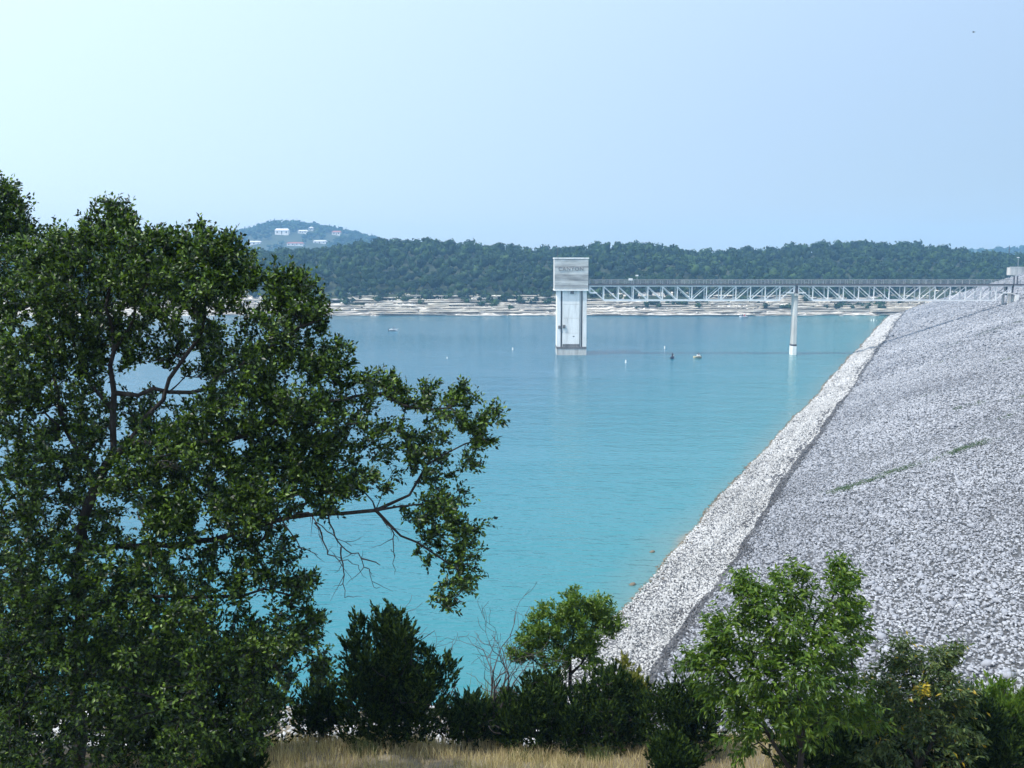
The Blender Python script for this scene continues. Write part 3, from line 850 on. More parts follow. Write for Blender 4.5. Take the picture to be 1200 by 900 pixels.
# height, distance back from the water, thickness, shortest and longest bed, chance that a bed shows
courses = [(0.15,0.6,0.5,18,50,1.0),(0.75,2.2,0.5,14,46,0.85),(1.9,3.6,0.75,22,60,0.95),(2.7,5.2,0.6,9,30,0.9),(3.5,6.9,0.7,9,30,0.9),(4.3,8.4,0.6,7,24,0.85),
           (5.1,10.0,0.7,8,24,0.8),(5.9,11.4,0.6,8,22,0.75),(6.7,12.8,0.7,7,20,0.65),(7.5,14.4,0.7,6,16,0.5),(8.4,16.0,0.6,5,14,0.35)]
for z, d, h, l0, l1, ch in courses:
    x = -140.0
    while x < 205 and cnt < 295:
        ln = rs.uniform(l0,l1)
        if rs.random() < ch:
            cx = x+ln/2
            yy = float(shore_y(cx))+d+rs.uniform(-0.7,0.7)
            o = link('rock_slab', slabs[cnt%14], far_bank, (cx,yy,z+rs.uniform(-0.2,0.2)), (rs.uniform(-.03,.03),rs.uniform(-.008,.008),rs.uniform(-.035,.035)), (ln,rs.uniform(2.6,4.5),h*rs.uniform(0.7,1.3)))
            cnt += 1
        x += ln*rs.uniform(0.8,1.05)
n_ = 2600
bx = rng.uniform(-150,215,n_); bd = rng.uniform(0.5,20,n_); by = shore_y(bx)+bd
ok = vnoise(bx*0.12,bd*0.4,3) > 0.5
bx, by = bx[ok], by[ok]
V_, F_ = scatter(STONE_T, TRI_F, np.stack([bx,by,far_z(bx,by)+0.2],1), np.clip(rng.lognormal(-0.1,0.5,len(bx)),0.4,2.2), flat=(0.25,0.5), tilt=0.2)
o = link('ledge_boulders', np_mesh('ledge_boulders', V_, F_, M['ledge']), far_bank)
tag(o, 'broken limestone blocks strewn over the ledges', kind='stuff')

# distant hills
HX = [-900,-640,-521,-469,-440,-403,-390,-364,-325,-306,-280,-247,-221,-208,-156,-60,100,300]
HZ = [30,42,54,56.4,61.5,66.7,71.9,78.3,77,74.4,70.6,65.4,59,54,43.5,30,22,20]
def hill_far(x, y):
    t = np.clip((y-1180)/350,0,1); t = t*t*(3-2*t)
    back = 1-np.clip((y-1600)/500,0,1)**2
    return 14 + (np.interp(x*1550/np.maximum(y,1000), HX, HZ)-5-14)*t*np.maximum(back,0) + 2*(vnoise(x*0.02,y*0.02,3)-0.5)
dh = link('distant_hill', grid_mesh('distant_hill', np.linspace(-1100,300,90), np.linspace(1000,2100,70), hill_far, M['wooded']))
tag(dh, 'hazy distant wooded hill with houses', kind='structure')
def hill_right(x, y):
    return 10 + 31*np.exp(-((x-880)/300)**2)*np.clip((y-1150)/300,0,1) + 2*(vnoise(x*0.02,y*0.02,5)-0.5)
dh2 = link('distant_ridge', grid_mesh('distant_ridge', np.linspace(420,1400,60), np.linspace(1100,1800,40), hill_right, M['wooded']))
tag(dh2, 'low hazy ridge beyond the end of the dam', kind='structure')

# house sites on the hill: left, right, ground, roof height, distance
def site(x0, x1, z0, z1):
    for y in range(1190, 1640, 5):
        k = y/1500.0
        zz = EYE+(z0-EYE)*k
        if hill_far(np.array((x0+x1)/2*k), np.array(float(y))) > zz-1.0: break
    return (x0*k, x1*k, zz, zz+(z1-z0)*k, y)
HOUSES = [site(*q) for q in ((-391,-372,44.8,50.0),(-333,-309,43.2,48.0),(-350,-330,59.5,68.2),(-316,-302,61.3,66.0),(-266,-253,58.8,64.8),(-294,-275,46.4,51.0),(-300,-294,66.0,70.5))]

# woods
def crown_geo(rx, rz, nclump, per, card, seed, core=True):
    """lumpy crown standing on z=0: clumps of small leaf faces over a dim core"""
    g = []
    u = unit(nclump); u[:,2] = np.abs(u[:,2])*1.0-0.25
    c = u*np.array([rx*0.72,rx*0.72,rz*0.36])*(rng.uniform(0.75,1.1,nclump)[:,None]); c[:,2] += rz*0.58
    n = nclump*per
    off = unit(n); off[:,2] = off[:,2]*0.8+0.15
    P = np.repeat(c,per,0)+off*np.repeat(rng.uniform(0.28,0.5,nclump)*rx,per)[:,None]
    N = off+unit(n)*0.5
    D = np.cross(N, unit(n))
    g.append(leaf_geo(P-D*card*0.5, D, N, card*rng.uniform(0.7,1.3,n), card*0.75*rng.uniform(0.7,1.3,n), fold=0.1))
    if core:
        k = ICO_V*rng.uniform(0.8,1.1,(12,1))*np.array([rx*0.78,rx*0.78,rz*0.40]); k[:,2] += rz*0.52
        g.append((k, ICO_F))
    return join_geo(g)
protos = []
for i in range(8):
    V_, F_ = crown_geo(rng.uniform(2.6,3.6), rng.uniform(5.2,7.2), 13, 26, 0.75, i)
    cm = np_mesh('crown', V_, F_, M['far_leaf'])
    pos = np.array([(0,0,-0.5),(0.1,0,1.2),(0.0,0.15,2.4),(0.8,0.3,3.6),(-0.7,-0.2,3.5),(0.1,-0.5,4.0)]); par = [-1,0,1,2,2,2]; rad = np.array([0.24,0.2,0.17,0.08,0.08,0.08])
    V_, F_ = tubes(pos, par, rad)
    protos.append((cm, np_mesh('trunk', V_, F_, M['bark'])))
# spots over the whole wood, thinned by spacing
n_ = 9000
fx = rng.uniform(-340,345,n_); fd = 8+ (rng.random(n_)**1.15)*158; fy = shore_y(fx)+fd
cell = {}
keep = []
for i in range(n_):
    kx, ky = int(fx[i]//4.4), int(fy[i]//4.4)
    okk = True
    for dx in (-1,0,1):
        for dy in (-1,0,1):
            for j in cell.get((kx+dx,ky+dy),()):
                if (fx[i]-fx[j])**2+(fy[i]-fy[j])**2 < 4.1**2: okk = False
    # keep off the dam and its crest
    s = (fx[i]-W0[0])*NU[0]+(fy[i]-W0[1])*NU[1]; a = (fx[i]-W0[0])*AU[0]+(fy[i]-W0[1])*AU[1]
    if s > -2 and a < 424: okk = False
    if fd[i] < 21 and vnoise(fx[i]*0.08, fd[i]*0.1, 12) < 0.40+0.4*(21-fd[i])/13: okk = False
    if okk:
        cell.setdefault((kx,ky),[]).append(i); keep.append(i)
keep = np.array(keep)
fx, fy, fd = fx[keep], fy[keep], fd[keep]
fz = far_z(fx, fy)
inview = (np.abs(fx)/fy < 0.53) & (fx/fy > -0.33)
near = np.argsort(np.where(inview, fd, 1e9))[:290]
mask = np.zeros(len(fx),bool); mask[near] = True
for i in near:
    e = empty('wood_tree', (fx[i],fy[i],fz[i]), rng.uniform(0,6.28))
    sc = rng.uniform(0.6,1.15)*(0.7 if fd[i]<20 else 1.0); e.scale = (sc,sc,sc*rng.uniform(0.8,1.1))
    tag(e, 'dark green tree at the front of the wood above the pale ledges', 'tree', 'trees of the wood across the lake')
    cm, tmsh = protos[int(rng.integers(0,8))]
    link('trunk', tmsh, e); link('crown', cm, e)
crowns = [crown_geo(3.2, 6.2, 8, 8, 1.3, i) for i in range(8)]
def wood(name, X, Y, Z, lo, hi, crowns, label, mat):
    g = []
    pick = rng.integers(0,len(crowns),len(X))
    for k,(V,F) in enumerate(crowns):
        w = np.where(pick==k)[0]
        if not len(w): continue
        yaw = rng.uniform(0,6.28,len(w)); sc = rng.uniform(lo,hi,len(w))
        c, s_ = np.cos(yaw), np.sin(yaw)
        P = np.stack([V[None,:,0]*c[:,None]-V[None,:,1]*s_[:,None], V[None,:,0]*s_[:,None]+V[None,:,1]*c[:,None], np.broadcast_to(V[None,:,2],(len(w),len(V)))*rng.uniform(0.8,1.2,len(w))[:,None]],-1)*sc[:,None,None]
        P += np.stack([X[w],Y[w],Z[w]],1)[:,None,:]
        Fk = (F[None]+(np.arange(len(w))*len(V))[:,None,None]).reshape(-1,3)
        g.append((P.reshape(-1,3),Fk))
    V,F = join_geo(g)
    o = link(name, np_mesh(name, V, F, mat))
    tag(o, label, kind='stuff')
m_ = ~mask
wood('woodland', fx[m_],fy[m_],fz[m_],0.55,1.25,crowns,'dense green woodland covering the far bank',M['far_leaf'])
n_ = 2600
hx = rng.uniform(-640,-120,n_); hy = rng.uniform(1200,1640,n_)
for x0_,x1_,z0_,z1_,y_ in HOUSES:
    okh = ~((np.abs(hx-(x0_+x1_)/2) < (x1_-x0_)*0.5+4) & (hy > y_-70) & (hy < y_+14))
    hx, hy = hx[okh], hy[okh]
c2 = [crown_geo(4.2,7.0,4,4,3.0,i) for i in range(6)]
wood('hill_woodland', hx,hy,hill_far(hx,hy),0.7,1.25,c2,'hazy trees covering the distant hill',M['far_leaf'])
n_ = 700
hx = rng.uniform(560,900,n_); hy = rng.uniform(1250,1500,n_)
wood('ridge_woodland', hx,hy,hill_right(hx,hy),0.7,1.25,c2,'hazy trees covering the low ridge past the dam end',M['far_leaf'])
n_ = 900
sx = rng.uniform(-150,190,n_); sd = rng.uniform(5,21,n_)
ok = vnoise(sx*0.09, sd*0.25, 21) > 0.80-0.030*sd
sx, sd = sx[ok], sd[ok]; sy = shore_y(sx)+sd
wood('ledge_brush', sx, sy, far_z(sx,sy)-0.1, 0.18, 0.5, c2, 'scrubby brush growing among the limestone ledges', M['far_leaf'])
# mast above the wood near the dam end
ms = empty('radio_mast', (305, 622, 24))
tag(ms, 'thin dark mast poking above the wood near the dam end', 'mast')
MB().lathe([(0.5,-2),(0.32,5),(0.2,9.6)],k=6).obj('mast_pole', M['steel_dark'], ms)
MB().box(-0.7,0.7,-0.12,0.12,7.0,7.3).obj('cross_arm', M['steel_dark'], ms)

# houses on the distant hill
def house(x0,x1,z0,z1,y,roof,label,flat=False):
    x0,x1,z0,z1 = [q for q in (x0,x1,z0,z1)]
    w = x1-x0; h = z1-z0
    e = empty('hill_house', ((x0+x1)/2,y,z0))
    tag(e, label, 'house', None)
    hw = w/2; dp = 5.0
    wh = h*0.68
    MB().box(-hw,hw,0,dp*2,-6,wh).obj('wall', M['white_paint'], e)
    m = MB()
    m.v += [(-hw-0.6,-0.6,wh+0.01),(hw+0.6,-0.6,wh+0.01),(hw+0.6,dp*2+0.6,wh+0.01),(-hw-0.6,dp*2+0.6,wh+0.01),(-hw+1.2,dp,h+0.2),(hw-1.2,dp,h+0.2)]
    m.f += [(3,2,1,0),(0,1,5,4),(1,2,5),(2,3,4,5),(3,0,4)]
    m.obj('roof', M[roof], e)
    nwin = max(2,int(w/5))
    for i in range(nwin):
        cx = -hw+(i+0.5)*w/nwin
        MB().box(cx-0.7,cx+0.7,-0.06,0.1,wh*0.35,wh*0.8).obj('window', M['window'], e)
    MB().box(-0.5,0.5,-0.07,0.1,0,wh*0.6).obj('door', M['steel_dark'], e)
for hs_, rf, lb in zip(HOUSES, ('roof_grey','roof_red','roof_grey','roof_grey','roof_red','roof_grey','roof_grey'),
        ('long white house with pale roof low at the end of the hill','wide white house with a reddish roof at the foot of the hill',
         'tall white house highest up near the crown of the hill','white house on the slope just under the hill crown',
         'white house with a reddish roof on the hill shoulder','pale house among trees on the lower slope','very small white house beside the hill crown')):
    house(*hs_, rf, lb)

# ---------------------------------------------------------------- boats and buoys
def skin_person(name, parts_mat, label, loc, rz=0.0, scale=1.0, seated=True):
    """small seated figure: one skinned body, with a head of its own tone"""
    V = [(0,0,0.25),(0,0,0.45),(0,0,0.72),(0,0,0.84),(0,0.01,0.98),(0.2,0,0.74),(0.27,-0.08,0.5),(0.2,-0.3,0.42),(-0.2,0,0.74),(-0.27,-0.08,0.5),(-0.2,-0.3,0.42),
         (0.1,-0.02,0.2),(0.13,-0.42,0.26),(0.13,-0.46,-0.1),(-0.1,-0.02,0.2),(-0.13,-0.42,0.26),(-0.13,-0.46,-0.1)]
    E = [(0,1),(1,2),(2,3),(3,4),(2,5),(5,6),(6,7),(2,8),(8,9),(9,10),(0,11),(11,12),(12,13),(0,14),(14,15),(15,16)]
    rad = [.15,.15,.16,.06,.11,.07,.05,.04,.07,.05,.04,.1,.08,.055,.1,.08,.055]
    me = bpy.data.meshes.new(name); me.from_pydata(V,E,[]); me.update()
    t = bpy.data.objects.new('tmp', me); COL.objects.link(t)
    t.modifiers.new('skin','SKIN')
    for i,r_ in enumerate(rad): me.skin_vertices[0].data[i].radius = (r_,r_)
    me.skin_vertices[0].data[0].use_root = True
    t.modifiers.new('sub','SUBSURF').levels = 1
    body = bpy.data.meshes.new_from_object(t.evaluated_get(bpy.context.evaluated_depsgraph_get()))
    bpy.data.objects.remove(t)
    body.materials.clear(); body.materials.append(parts_mat); body.materials.append(M['skin'])
    for p in body.polygons:
        p.use_smooth = True
        if p.center.z > 0.86: p.material_index = 1
    e = link(name, body, None, loc, (0,0,rz), (scale,)*3)
    hair = MB().lathe([(0.1,0.0),(0.12,0.06),(0.09,0.12),(0.02,0.15)],k=8).obj('hair', M['steel_dark'], e, loc=(0,0.02,0.99))
    tag(e, label, 'person')
    return e

def hull_mesh(L, W, H, mat, name='hull'):
    """pointed hull along X, bow at +X, open top deck slightly sunk"""
    st = np.linspace(0,1,9)
    V, F = [], []
    for t in st:
        w = W/2*(1-max(0,(t-0.45)/0.55)**2.2)
        sheer = H*(1+0.25*t*t); x = -L/2+L*t
        V += [(x,-w*0.55,-0.25*H+0.3*H*t*t),(x,-w,sheer),(x,-w*0.86,sheer),(x,w*0.86,sheer),(x,w,sheer),(x,w*0.55,-0.25*H+0.3*H*t*t)]
    for i in range(8):
        for j in range(6):
            F.append((i*6+j,i*6+(j+1)%6,(i+1)*6+(j+1)%6,(i+1)*6+j))
    F += [tuple(range(5,-1,-1)), tuple(8*6+j for j in range(6))]
    me = bpy.data.meshes.new(name); me.from_pydata(V,[],F); me.update(); me.materials.append(mat)
    return me
def motorboat(loc, rz, L, W, H, hullmat, trim, label, shield=True):
    e = empty('small_boat', loc, rz); tag(e, label, 'boat')
    link('hull', hull_mesh(L,W,H,hullmat), e)
    MB().box(-L*0.42,L*0.25,-W*0.53,-W*0.50,H*0.25,H*0.5).obj('side_stripe', trim, e)
    MB().box(-L*0.42,L*0.25,W*0.50,W*0.53,H*0.25,H*0.5).obj('side_stripe', trim, e)
    MB().box(-L*0.3,-L*0.12,-W*0.3,W*0.3,H*0.9,H*1.35).obj('seat', M['white_paint'], e, bevel=0.03)
    if shield:
        m = MB(); m.v += [(L*0.1,-W*0.38,H*1.02),(L*0.1,W*0.38,H*1.02),(-L*0.02,W*0.34,H*1.9),(-L*0.02,-W*0.34,H*1.9),(L*0.13,-W*0.38,H*1.02),(L*0.13,W*0.38,H*1.02),(L*0.01,W*0.34,H*1.9),(L*0.01,-W*0.34,H*1.9)]
        m.f += [(0,1,2,3),(7,6,5,4),(0,4,5,1),(1,5,6,2),(2,6,7,3),(3,7,4,0)]
        m.obj('windscreen', M['white_paint'], e)
    MB().box(-L*0.56,-L*0.48,-0.16,0.16,-0.3*H,H*1.5).obj('outboard_motor', M['navy'], e, bevel=0.03)
    return e
motorboat((-43,364,0.02),R(6),3.3,1.4,0.6,M['white_paint'],M['navy'],'small white motorboat carrying a seated person out on open water')
skin_person('person', M['navy'], 'person in dark clothes seated in the small white motorboat', (-42.9,364,0.45), R(40))
motorboat((102.9,447,0.02),R(172),3.6,1.4,0.5,M['white_paint'],M['steel_dark'],'white boat with a red-clad person close under the far ledges',shield=False)
skin_person('person', M['red'], 'person in red seated in the boat under the far ledges', (103.3,447,0.42), R(20))
skin_person('person', M['steel_dark'], 'person in dark clothes riding beside the one in red', (102.4,447,0.42), R(-20))
pb = motorboat((49.2,266,0.02),R(178),2.1,1.3,0.42,M['cream'],M['navy'],'small cream boat with a dark stripe out between tower and pier',shield=False)
MB().box(-0.8,0.1,-0.45,0.45,0.6,0.86).obj('cabin_top', M['white_paint'], pb, bevel=0.06)
skin_person('person', M['navy'], 'person in dark clothes seated in the small cream boat', (49.6,266,0.32), R(10))
js = empty('jet_ski', (42.5,265,0.02), R(75)); tag(js, 'dark jet ski seen end-on with a rider, between tower and pier', 'jet ski')
link('hull', hull_mesh(2.6,1.1,0.4,M['navy']), js)
MB().box(-0.9,0.2,-0.22,0.22,0.42,0.72).obj('seat', M['steel_dark'], js, bevel=0.08)
MB().box(0.3,0.45,-0.4,0.4,0.85,0.95).obj('handlebar', M['white_paint'], js)
MB().box(0.35,0.9,-0.25,0.25,0.45,0.8).obj('cowl', M['white_paint'], js, bevel=0.08)
skin_person('person', M['navy'], 'person in dark clothes riding the jet ski', (42.42,264.7,0.5), R(165))
def buoy(x,y,s,label,group=None):
    e = empty('marker_buoy', (x,y,0)); tag(e, label, 'buoy', group); e.scale = (s,s,s)
    MB().lathe([(0.05,-0.3),(0.34,-0.2),(0.36,0.1),(0.24,0.3),(0.22,1.25),(0.14,1.35)],k=10).obj('float_body', M['white_paint'], e, smooth=True)
    MB().lathe([(0.228,0),(0.228,0.12)],c=(0,0,0.85),k=10).obj('orange_band', M['cream'], e)
buoy(0.2,290,0.50,'white marker buoy floating just off the intake tower')
buoy(-17.2,265,0.34,'low white marker buoy floating in open water left of the tower')
buoy(28.9,254,0.56,'white marker buoy floating below the first bridge span')
buoy(44.8,294,0.56,'white marker buoy floating beyond the jet ski')
for k,(x,sz) in enumerate(((151.1,0.6),(152.1,0.85),(153.4,0.4))):
    buoy(x,422.7,sz*0.8,'one of three little white floats near the far end of the dam','three floats by the dam end')
# a bird high in the sky
bd = empty('bird', (66.5, 150.0, 58.8), R(40)); tag(bd, 'tiny dark bird flying high over the dam', 'bird')
m = MB(); m.lathe([(0.01,-0.22),(0.05,-0.1),(0.06,0.03),(0.03,0.14),(0.008,0.2)],k=8)
bo = m.obj('body', M['steel_dark'], bd, smooth=True, rot=(R(90),0,0))
for sgn in (-1,1):
    w = MB(); w.v += [(0.03*sgn,0.08,0),(0.03*sgn,-0.07,0),(0.22*sgn,-0.06,0.10),(0.42*sgn,-0.12,0.04),(0.24*sgn,0.08,0.11),
                      (0.03*sgn,0.08,0.015),(0.03*sgn,-0.07,0.015),(0.22*sgn,-0.06,0.115),(0.42*sgn,-0.12,0.05),(0.24*sgn,0.08,0.125)]
    w.f += [(0,1,2,4),(2,3,4),(5,9,7,6),(7,9,8),(0,4,9,5),(4,3,8,9),(1,6,7,2),(2,7,8,3)]
    w.obj('wing', M['steel_dark'], bd)

# ---------------------------------------------------------------- foreground trees and shrubs (metres, world)
OAK_B = [ (-4.75,12,27.03,0.31,26), (-5.47,12.2,26.71,0.36,24), (-4.97,12,26.41,0.64,60), (-4.24,11.7,26.61,0.52,48), (-3.72,12.1,26.71,0.41,36), (-3.47,12.2,26.71,0.25,14), (-3.68,11.6,26.22,0.52,44), (-3.19,12,26.41,0.27,14), (-2.66,12,26.23,0.35,26), (-2.38,12,25.96,0.21,9), (-2.71,11.8,25.76,0.51,44), (-2.17,11.8,25.41,0.34,20), (-1.63,11.9,25.17,0.35,22), (-1.34,12,25.06,0.23,10), (-0.91,11.8,24.88,0.34,26), (-0.56,11.8,24.8,0.28,20), (-0.28,11.8,24.78,0.12,6), (-0.62,12,25.06,0.14,7), (-0.4,11.7,24.41,0.24,14), (-0.98,11.9,24.26,0.39,28), (-1.46,11.7,24.41,0.44,36), (-0.81,11.6,23.81,0.3,20), (-0.61,11.6,23.45,0.24,16), (-0.98,11.8,23.23,0.24,14), (-0.65,11.5,23.06,0.3,22), (-0.81,11.5,22.7,0.16,8), (-1.13,11.8,23.66,0.26,14), (-5.65,12.3,25.67,0.84,66), (-6.07,12.6,26.29,0.54,34), (-5.15,12.6,25.65,0.54,26), (-5.68,12,24.66,0.82,60), (-5.94,11.8,25.41,0.61,40), (-3.87,12.6,25.43,0.43,20), (-3.11,11.7,25.12,0.58,50), (-2.54,11.6,24.83,0.56,48), (-2,11.6,24.73,0.48,40), (-3.5,11.6,24.53,0.54,40), (-2.79,11.5,24.14,0.53,44), (-2.11,11.6,24.07,0.4,26), (-5.74,11.6,23.91,0.8,54), (-5.45,12.8,23.4,0.55,22), (-4.34,11.4,24.16,0.45,24), (-3.77,11.4,23.76,0.39,22), (-5.35,11.3,22.97,0.78,50), (-4.42,11.2,23.01,0.58,40), (-3.54,11.2,22.9,0.54,34), (-2.92,11.5,23.11,0.39,18), (-2.55,11.6,22.77,0.22,9), (-5.66,11.2,21.98,0.77,40), (-4.58,11,22.16,0.66,40), (-3.61,11,22.16,0.57,36), (-2.87,11.2,22.19,0.48,30), (-2.47,11.4,22.32,0.25,13), (-2.3,11.5,21.85,0.16,6), (-4.4,12.3,25.67,0.42,20), (-4.38,12.4,24.49,0.49,26), (-5.43,12.6,24.34,0.54,26), (-4.33,12.5,23.92,0.54,26), (-3.29,12.2,23.44,0.42,22), (-3.54,12.4,23.94,0.43,22), (-2.66,12.3,24.18,0.42,20), (-6.09,12,22.96,0.72,30), (-4.92,11,21.24,0.75,34), (-3.74,11,21.34,0.57,30), (-3.02,11.3,21.41,0.39,18), (-5.72,11,21.03,0.75,34), (-5.07,11.5,22.38,0.69,34), (-3.87,11.1,23.69,0.32,22), (-3.09,11.1,23.84,0.32,20), (-4.87,12.9,24.73,0.29,8) ]
OAK_L = [
    [(-5.7,12.4,18.76), (-5.64,12.3,20.13), (-5.57,12.2,21.56), (-5.41,12.1,22.71), (-5.22,12,23.6)],
    [(-5.22,12,23.6), (-4.93,12,24.19), (-4.62,11.9,24.47), (-4.18,11.9,24.99), (-3.94,12,25.49), (-3.66,12,26.05), (-3.59,12,26.51)],
    [(-4.93,12,24.19), (-4.86,12.1,24.86), (-4.77,12,25.59), (-4.79,12,26.31), (-4.78,12,26.86)],
    [(-5.1,12,23.92), (-5.51,12.2,24.63), (-5.67,12.3,25.46), (-5.81,12.4,26.4)],
    [(-4.86,12.1,24.96), (-5.26,12.3,25.25), (-5.39,12.2,25.89), (-5.41,12.2,26.51)],
    [(-4.77,12,25.7), (-4.4,11.8,26.21), (-4.14,11.7,26.61)],
    [(-4.72,12.1,24.96), (-4.31,12,25.13), (-3.85,12,25.08), (-3.22,11.8,25.41), (-2.71,11.8,25.71), (-2.27,11.9,25.96)],
    [(-4.62,11.9,24.47), (-3.73,11.7,24.51), (-2.89,11.6,24.73), (-2.19,11.6,25.03), (-1.52,11.8,25.09), (-1.01,11.8,24.9), (-0.46,11.8,24.8)],
    [(-5.34,12.1,23.15), (-4.5,11.7,23.26), (-3.51,11.5,23.4), (-2.6,11.5,23.67), (-2.02,11.6,23.69), (-1.61,11.6,23.73), (-1.22,11.7,23.89), (-1.02,11.8,24.23), (-0.55,11.7,24.51)],
    [(-1.61,11.6,23.71), (-1.32,11.6,23.42), (-0.91,11.6,23.19), (-0.6,11.5,23.01)],
    [(-1.61,11.6,23.73), (-1.01,11.6,23.81), (-0.71,11.6,23.71)],
    [(-5.42,12.1,22.6), (-5.76,11.8,23.45), (-6.13,11.8,24.07)],
    [(-5.44,12.1,22.27), (-4.51,11.4,22.73), (-3.64,11.2,22.8), (-2.88,11.3,22.87), (-2.53,11.5,22.7)],
    [(-5.53,12.2,21.78), (-5.52,11.6,22.45), (-5.76,11.3,22.77)],
    [(-5.55,12.2,21.33), (-4.61,11.3,21.94), (-3.74,11.1,22.02), (-2.98,11.2,22.08)],
    [(-5.55,12.2,21.44), (-5.72,11.5,21.75)],
]
OAK_D = [
    [(-2.17,11.6,23.65), (-2.03,11.6,23.29), (-1.83,11.6,23.19), (-1.71,11.6,23), (-1.65,11.6,22.79)],
    [(-2.03,11.6,23.29), (-2.01,11.6,22.93), (-2,11.6,22.66)],
    [(-1.78,11.6,23.14), (-1.57,11.6,23.06)],
    [(-2.3,11.5,23.61), (-2.16,11.5,23.22), (-1.81,11.5,23.09)],
    [(-1.61,11.6,23.71), (-1.4,11.6,23.45), (-1.42,11.6,23.08)],
    [(-2.7,11.5,23.65), (-2.49,11.5,23.32), (-2.29,11.5,23.22)],
    [(-2.6,11.5,23.67), (-2.38,11.4,23.76), (-2.04,11.4,23.43), (-1.87,11.4,23.35)],
    [(-4.37,11.6,24.12), (-4.04,11.4,24.36), (-3.81,11.3,24.31)],
    [(-4.36,11.4,23.76), (-4.11,11.2,23.41), (-4.14,11.1,23.04)],
]
OAK2_B = [ (-6.73,13.5,27.47,0.25,16), (-6.64,13.5,27.14,0.28,18), (-7.04,13.6,26.82,0.47,34), (-6.49,13.4,26.71,0.25,16), (-7.7,13.8,26.25,0.83,50), (-7.43,13.6,25.21,0.93,50), (-8.48,14,25.29,1.2,60), (-7.43,13,23.81,1.11,50), (-7.89,13,22.18,1.23,50) ]
OAK2_L = [
    [(-8.79,14,17.73), (-8.53,14,20.54), (-8.04,13.8,23.14), (-7.76,13.7,24.61), (-7.5,13.7,25.79), (-7.11,13.6,26.6), (-6.79,13.5,27.27)],
    [(-8.04,13.8,23.14), (-8.55,14,24.32), (-8.6,14,25.29)],
    [(-8.37,14,21.83), (-7.73,13.4,22.76), (-7.45,13.2,23.53)],
    [(-8.49,14,20.8), (-8.03,13.2,21.86)],
]
SOAP_B = [ (1.11,17.5,20.42,0.3,12), (1.54,17.5,20.42,0.24,8), (0.69,17.5,20.13,0.36,14), (1.24,17.5,20,0.48,22), (1.73,17.5,20.13,0.27,9), (0.39,17.5,19.81,0.27,9), (0.77,17.5,19.57,0.39,12), (1.4,17.5,19.48,0.36,10), (0.16,17.5,19.52,0.21,6) ]
SOAP_L = [
    [(1.13,17.5,17.35), (1.12,17.5,18.51), (1.06,17.5,19.16), (0.93,17.5,19.65), (0.62,17.5,19.97)],
    [(1.09,17.5,19), (1.39,17.5,19.57), (1.54,17.5,20.13)],
    [(1.06,17.5,19.32), (1.11,17.5,19.89), (1.16,17.5,20.37)],
    [(1.09,17.5,18.75), (0.62,17.5,19.24), (0.28,17.5,19.57)],
]
PECAN_B = [ (3.2,13,22.18,0.27,9), (3.71,13,22.29,0.27,9), (4.45,13,22.29,0.29,10), (4.39,13,22.55,0.13,4), (3.82,13,22.51,0.13,3), (3.06,13,22.41,0.16,4), (2.87,13,21.7,0.29,11), (3.39,12.8,21.84,0.44,22), (4.04,12.7,21.87,0.46,24), (4.59,13,21.82,0.27,9), (2.71,13,21.34,0.27,9), (2.54,13,21.22,0.16,4), (3.07,12.8,21.19,0.4,18), (3.69,12.6,21.27,0.5,26), (4.38,12.8,21.19,0.4,16), (2.84,13,20.8,0.33,11), (3.43,12.8,20.71,0.44,17), (4.11,12.8,20.65,0.48,17), (4.75,13,20.61,0.33,10), (3.14,13,20.25,0.33,9), (2.36,13,21.28,0.11,2) ]
PECAN_L = [
    [(3.97,13,18.63), (3.95,13,19.75), (3.95,13,20.37), (3.98,13,21.1), (4.07,13,21.82), (4.34,13,22.29)],
    [(3.94,13,20), (3.65,13,20.61), (3.49,12.9,21.38), (3.44,13,21.94), (3.25,13,22.29)],
    [(3.63,13.1,18.69), (3.83,13.1,19.7), (3.49,13,20.25), (3.13,13,20.74), (2.83,13,21.22)],
    [(3.94,13,20), (4.35,13,20.49), (4.62,13,20.98)],
    [(3.95,13,20.49), (3.74,12.8,21.42), (3.75,13,22.18)],
    [(3.9,13.1,19.45), (3.4,13.1,20.07), (3.08,13,20.37)],
]
YEL_B = [ (5.54,13.6,21.09,0.28,10), (6.03,13.6,21.03,0.26,9), (6.24,13.6,21.12,0.12,3), (5.24,13.4,20.8,0.34,13), (5.78,13.4,20.68,0.44,18), (6.26,13.5,20.51,0.32,11), (5.39,13.4,20.17,0.41,14), (6.06,13.4,20.05,0.46,16), (5.17,13.4,19.79,0.34,9) ]
YEL_L = [
    [(5.83,13.5,18.19), (5.82,13.5,19.23), (5.74,13.5,20), (5.64,13.5,20.76), (5.53,13.5,21.13)],
    [(5.8,13.5,19.49), (6.03,13.5,20.25), (6.14,13.5,20.88)],
    [(5.79,13.5,19.49), (5.37,13.5,20.13), (5.26,13.5,20.63)],
]

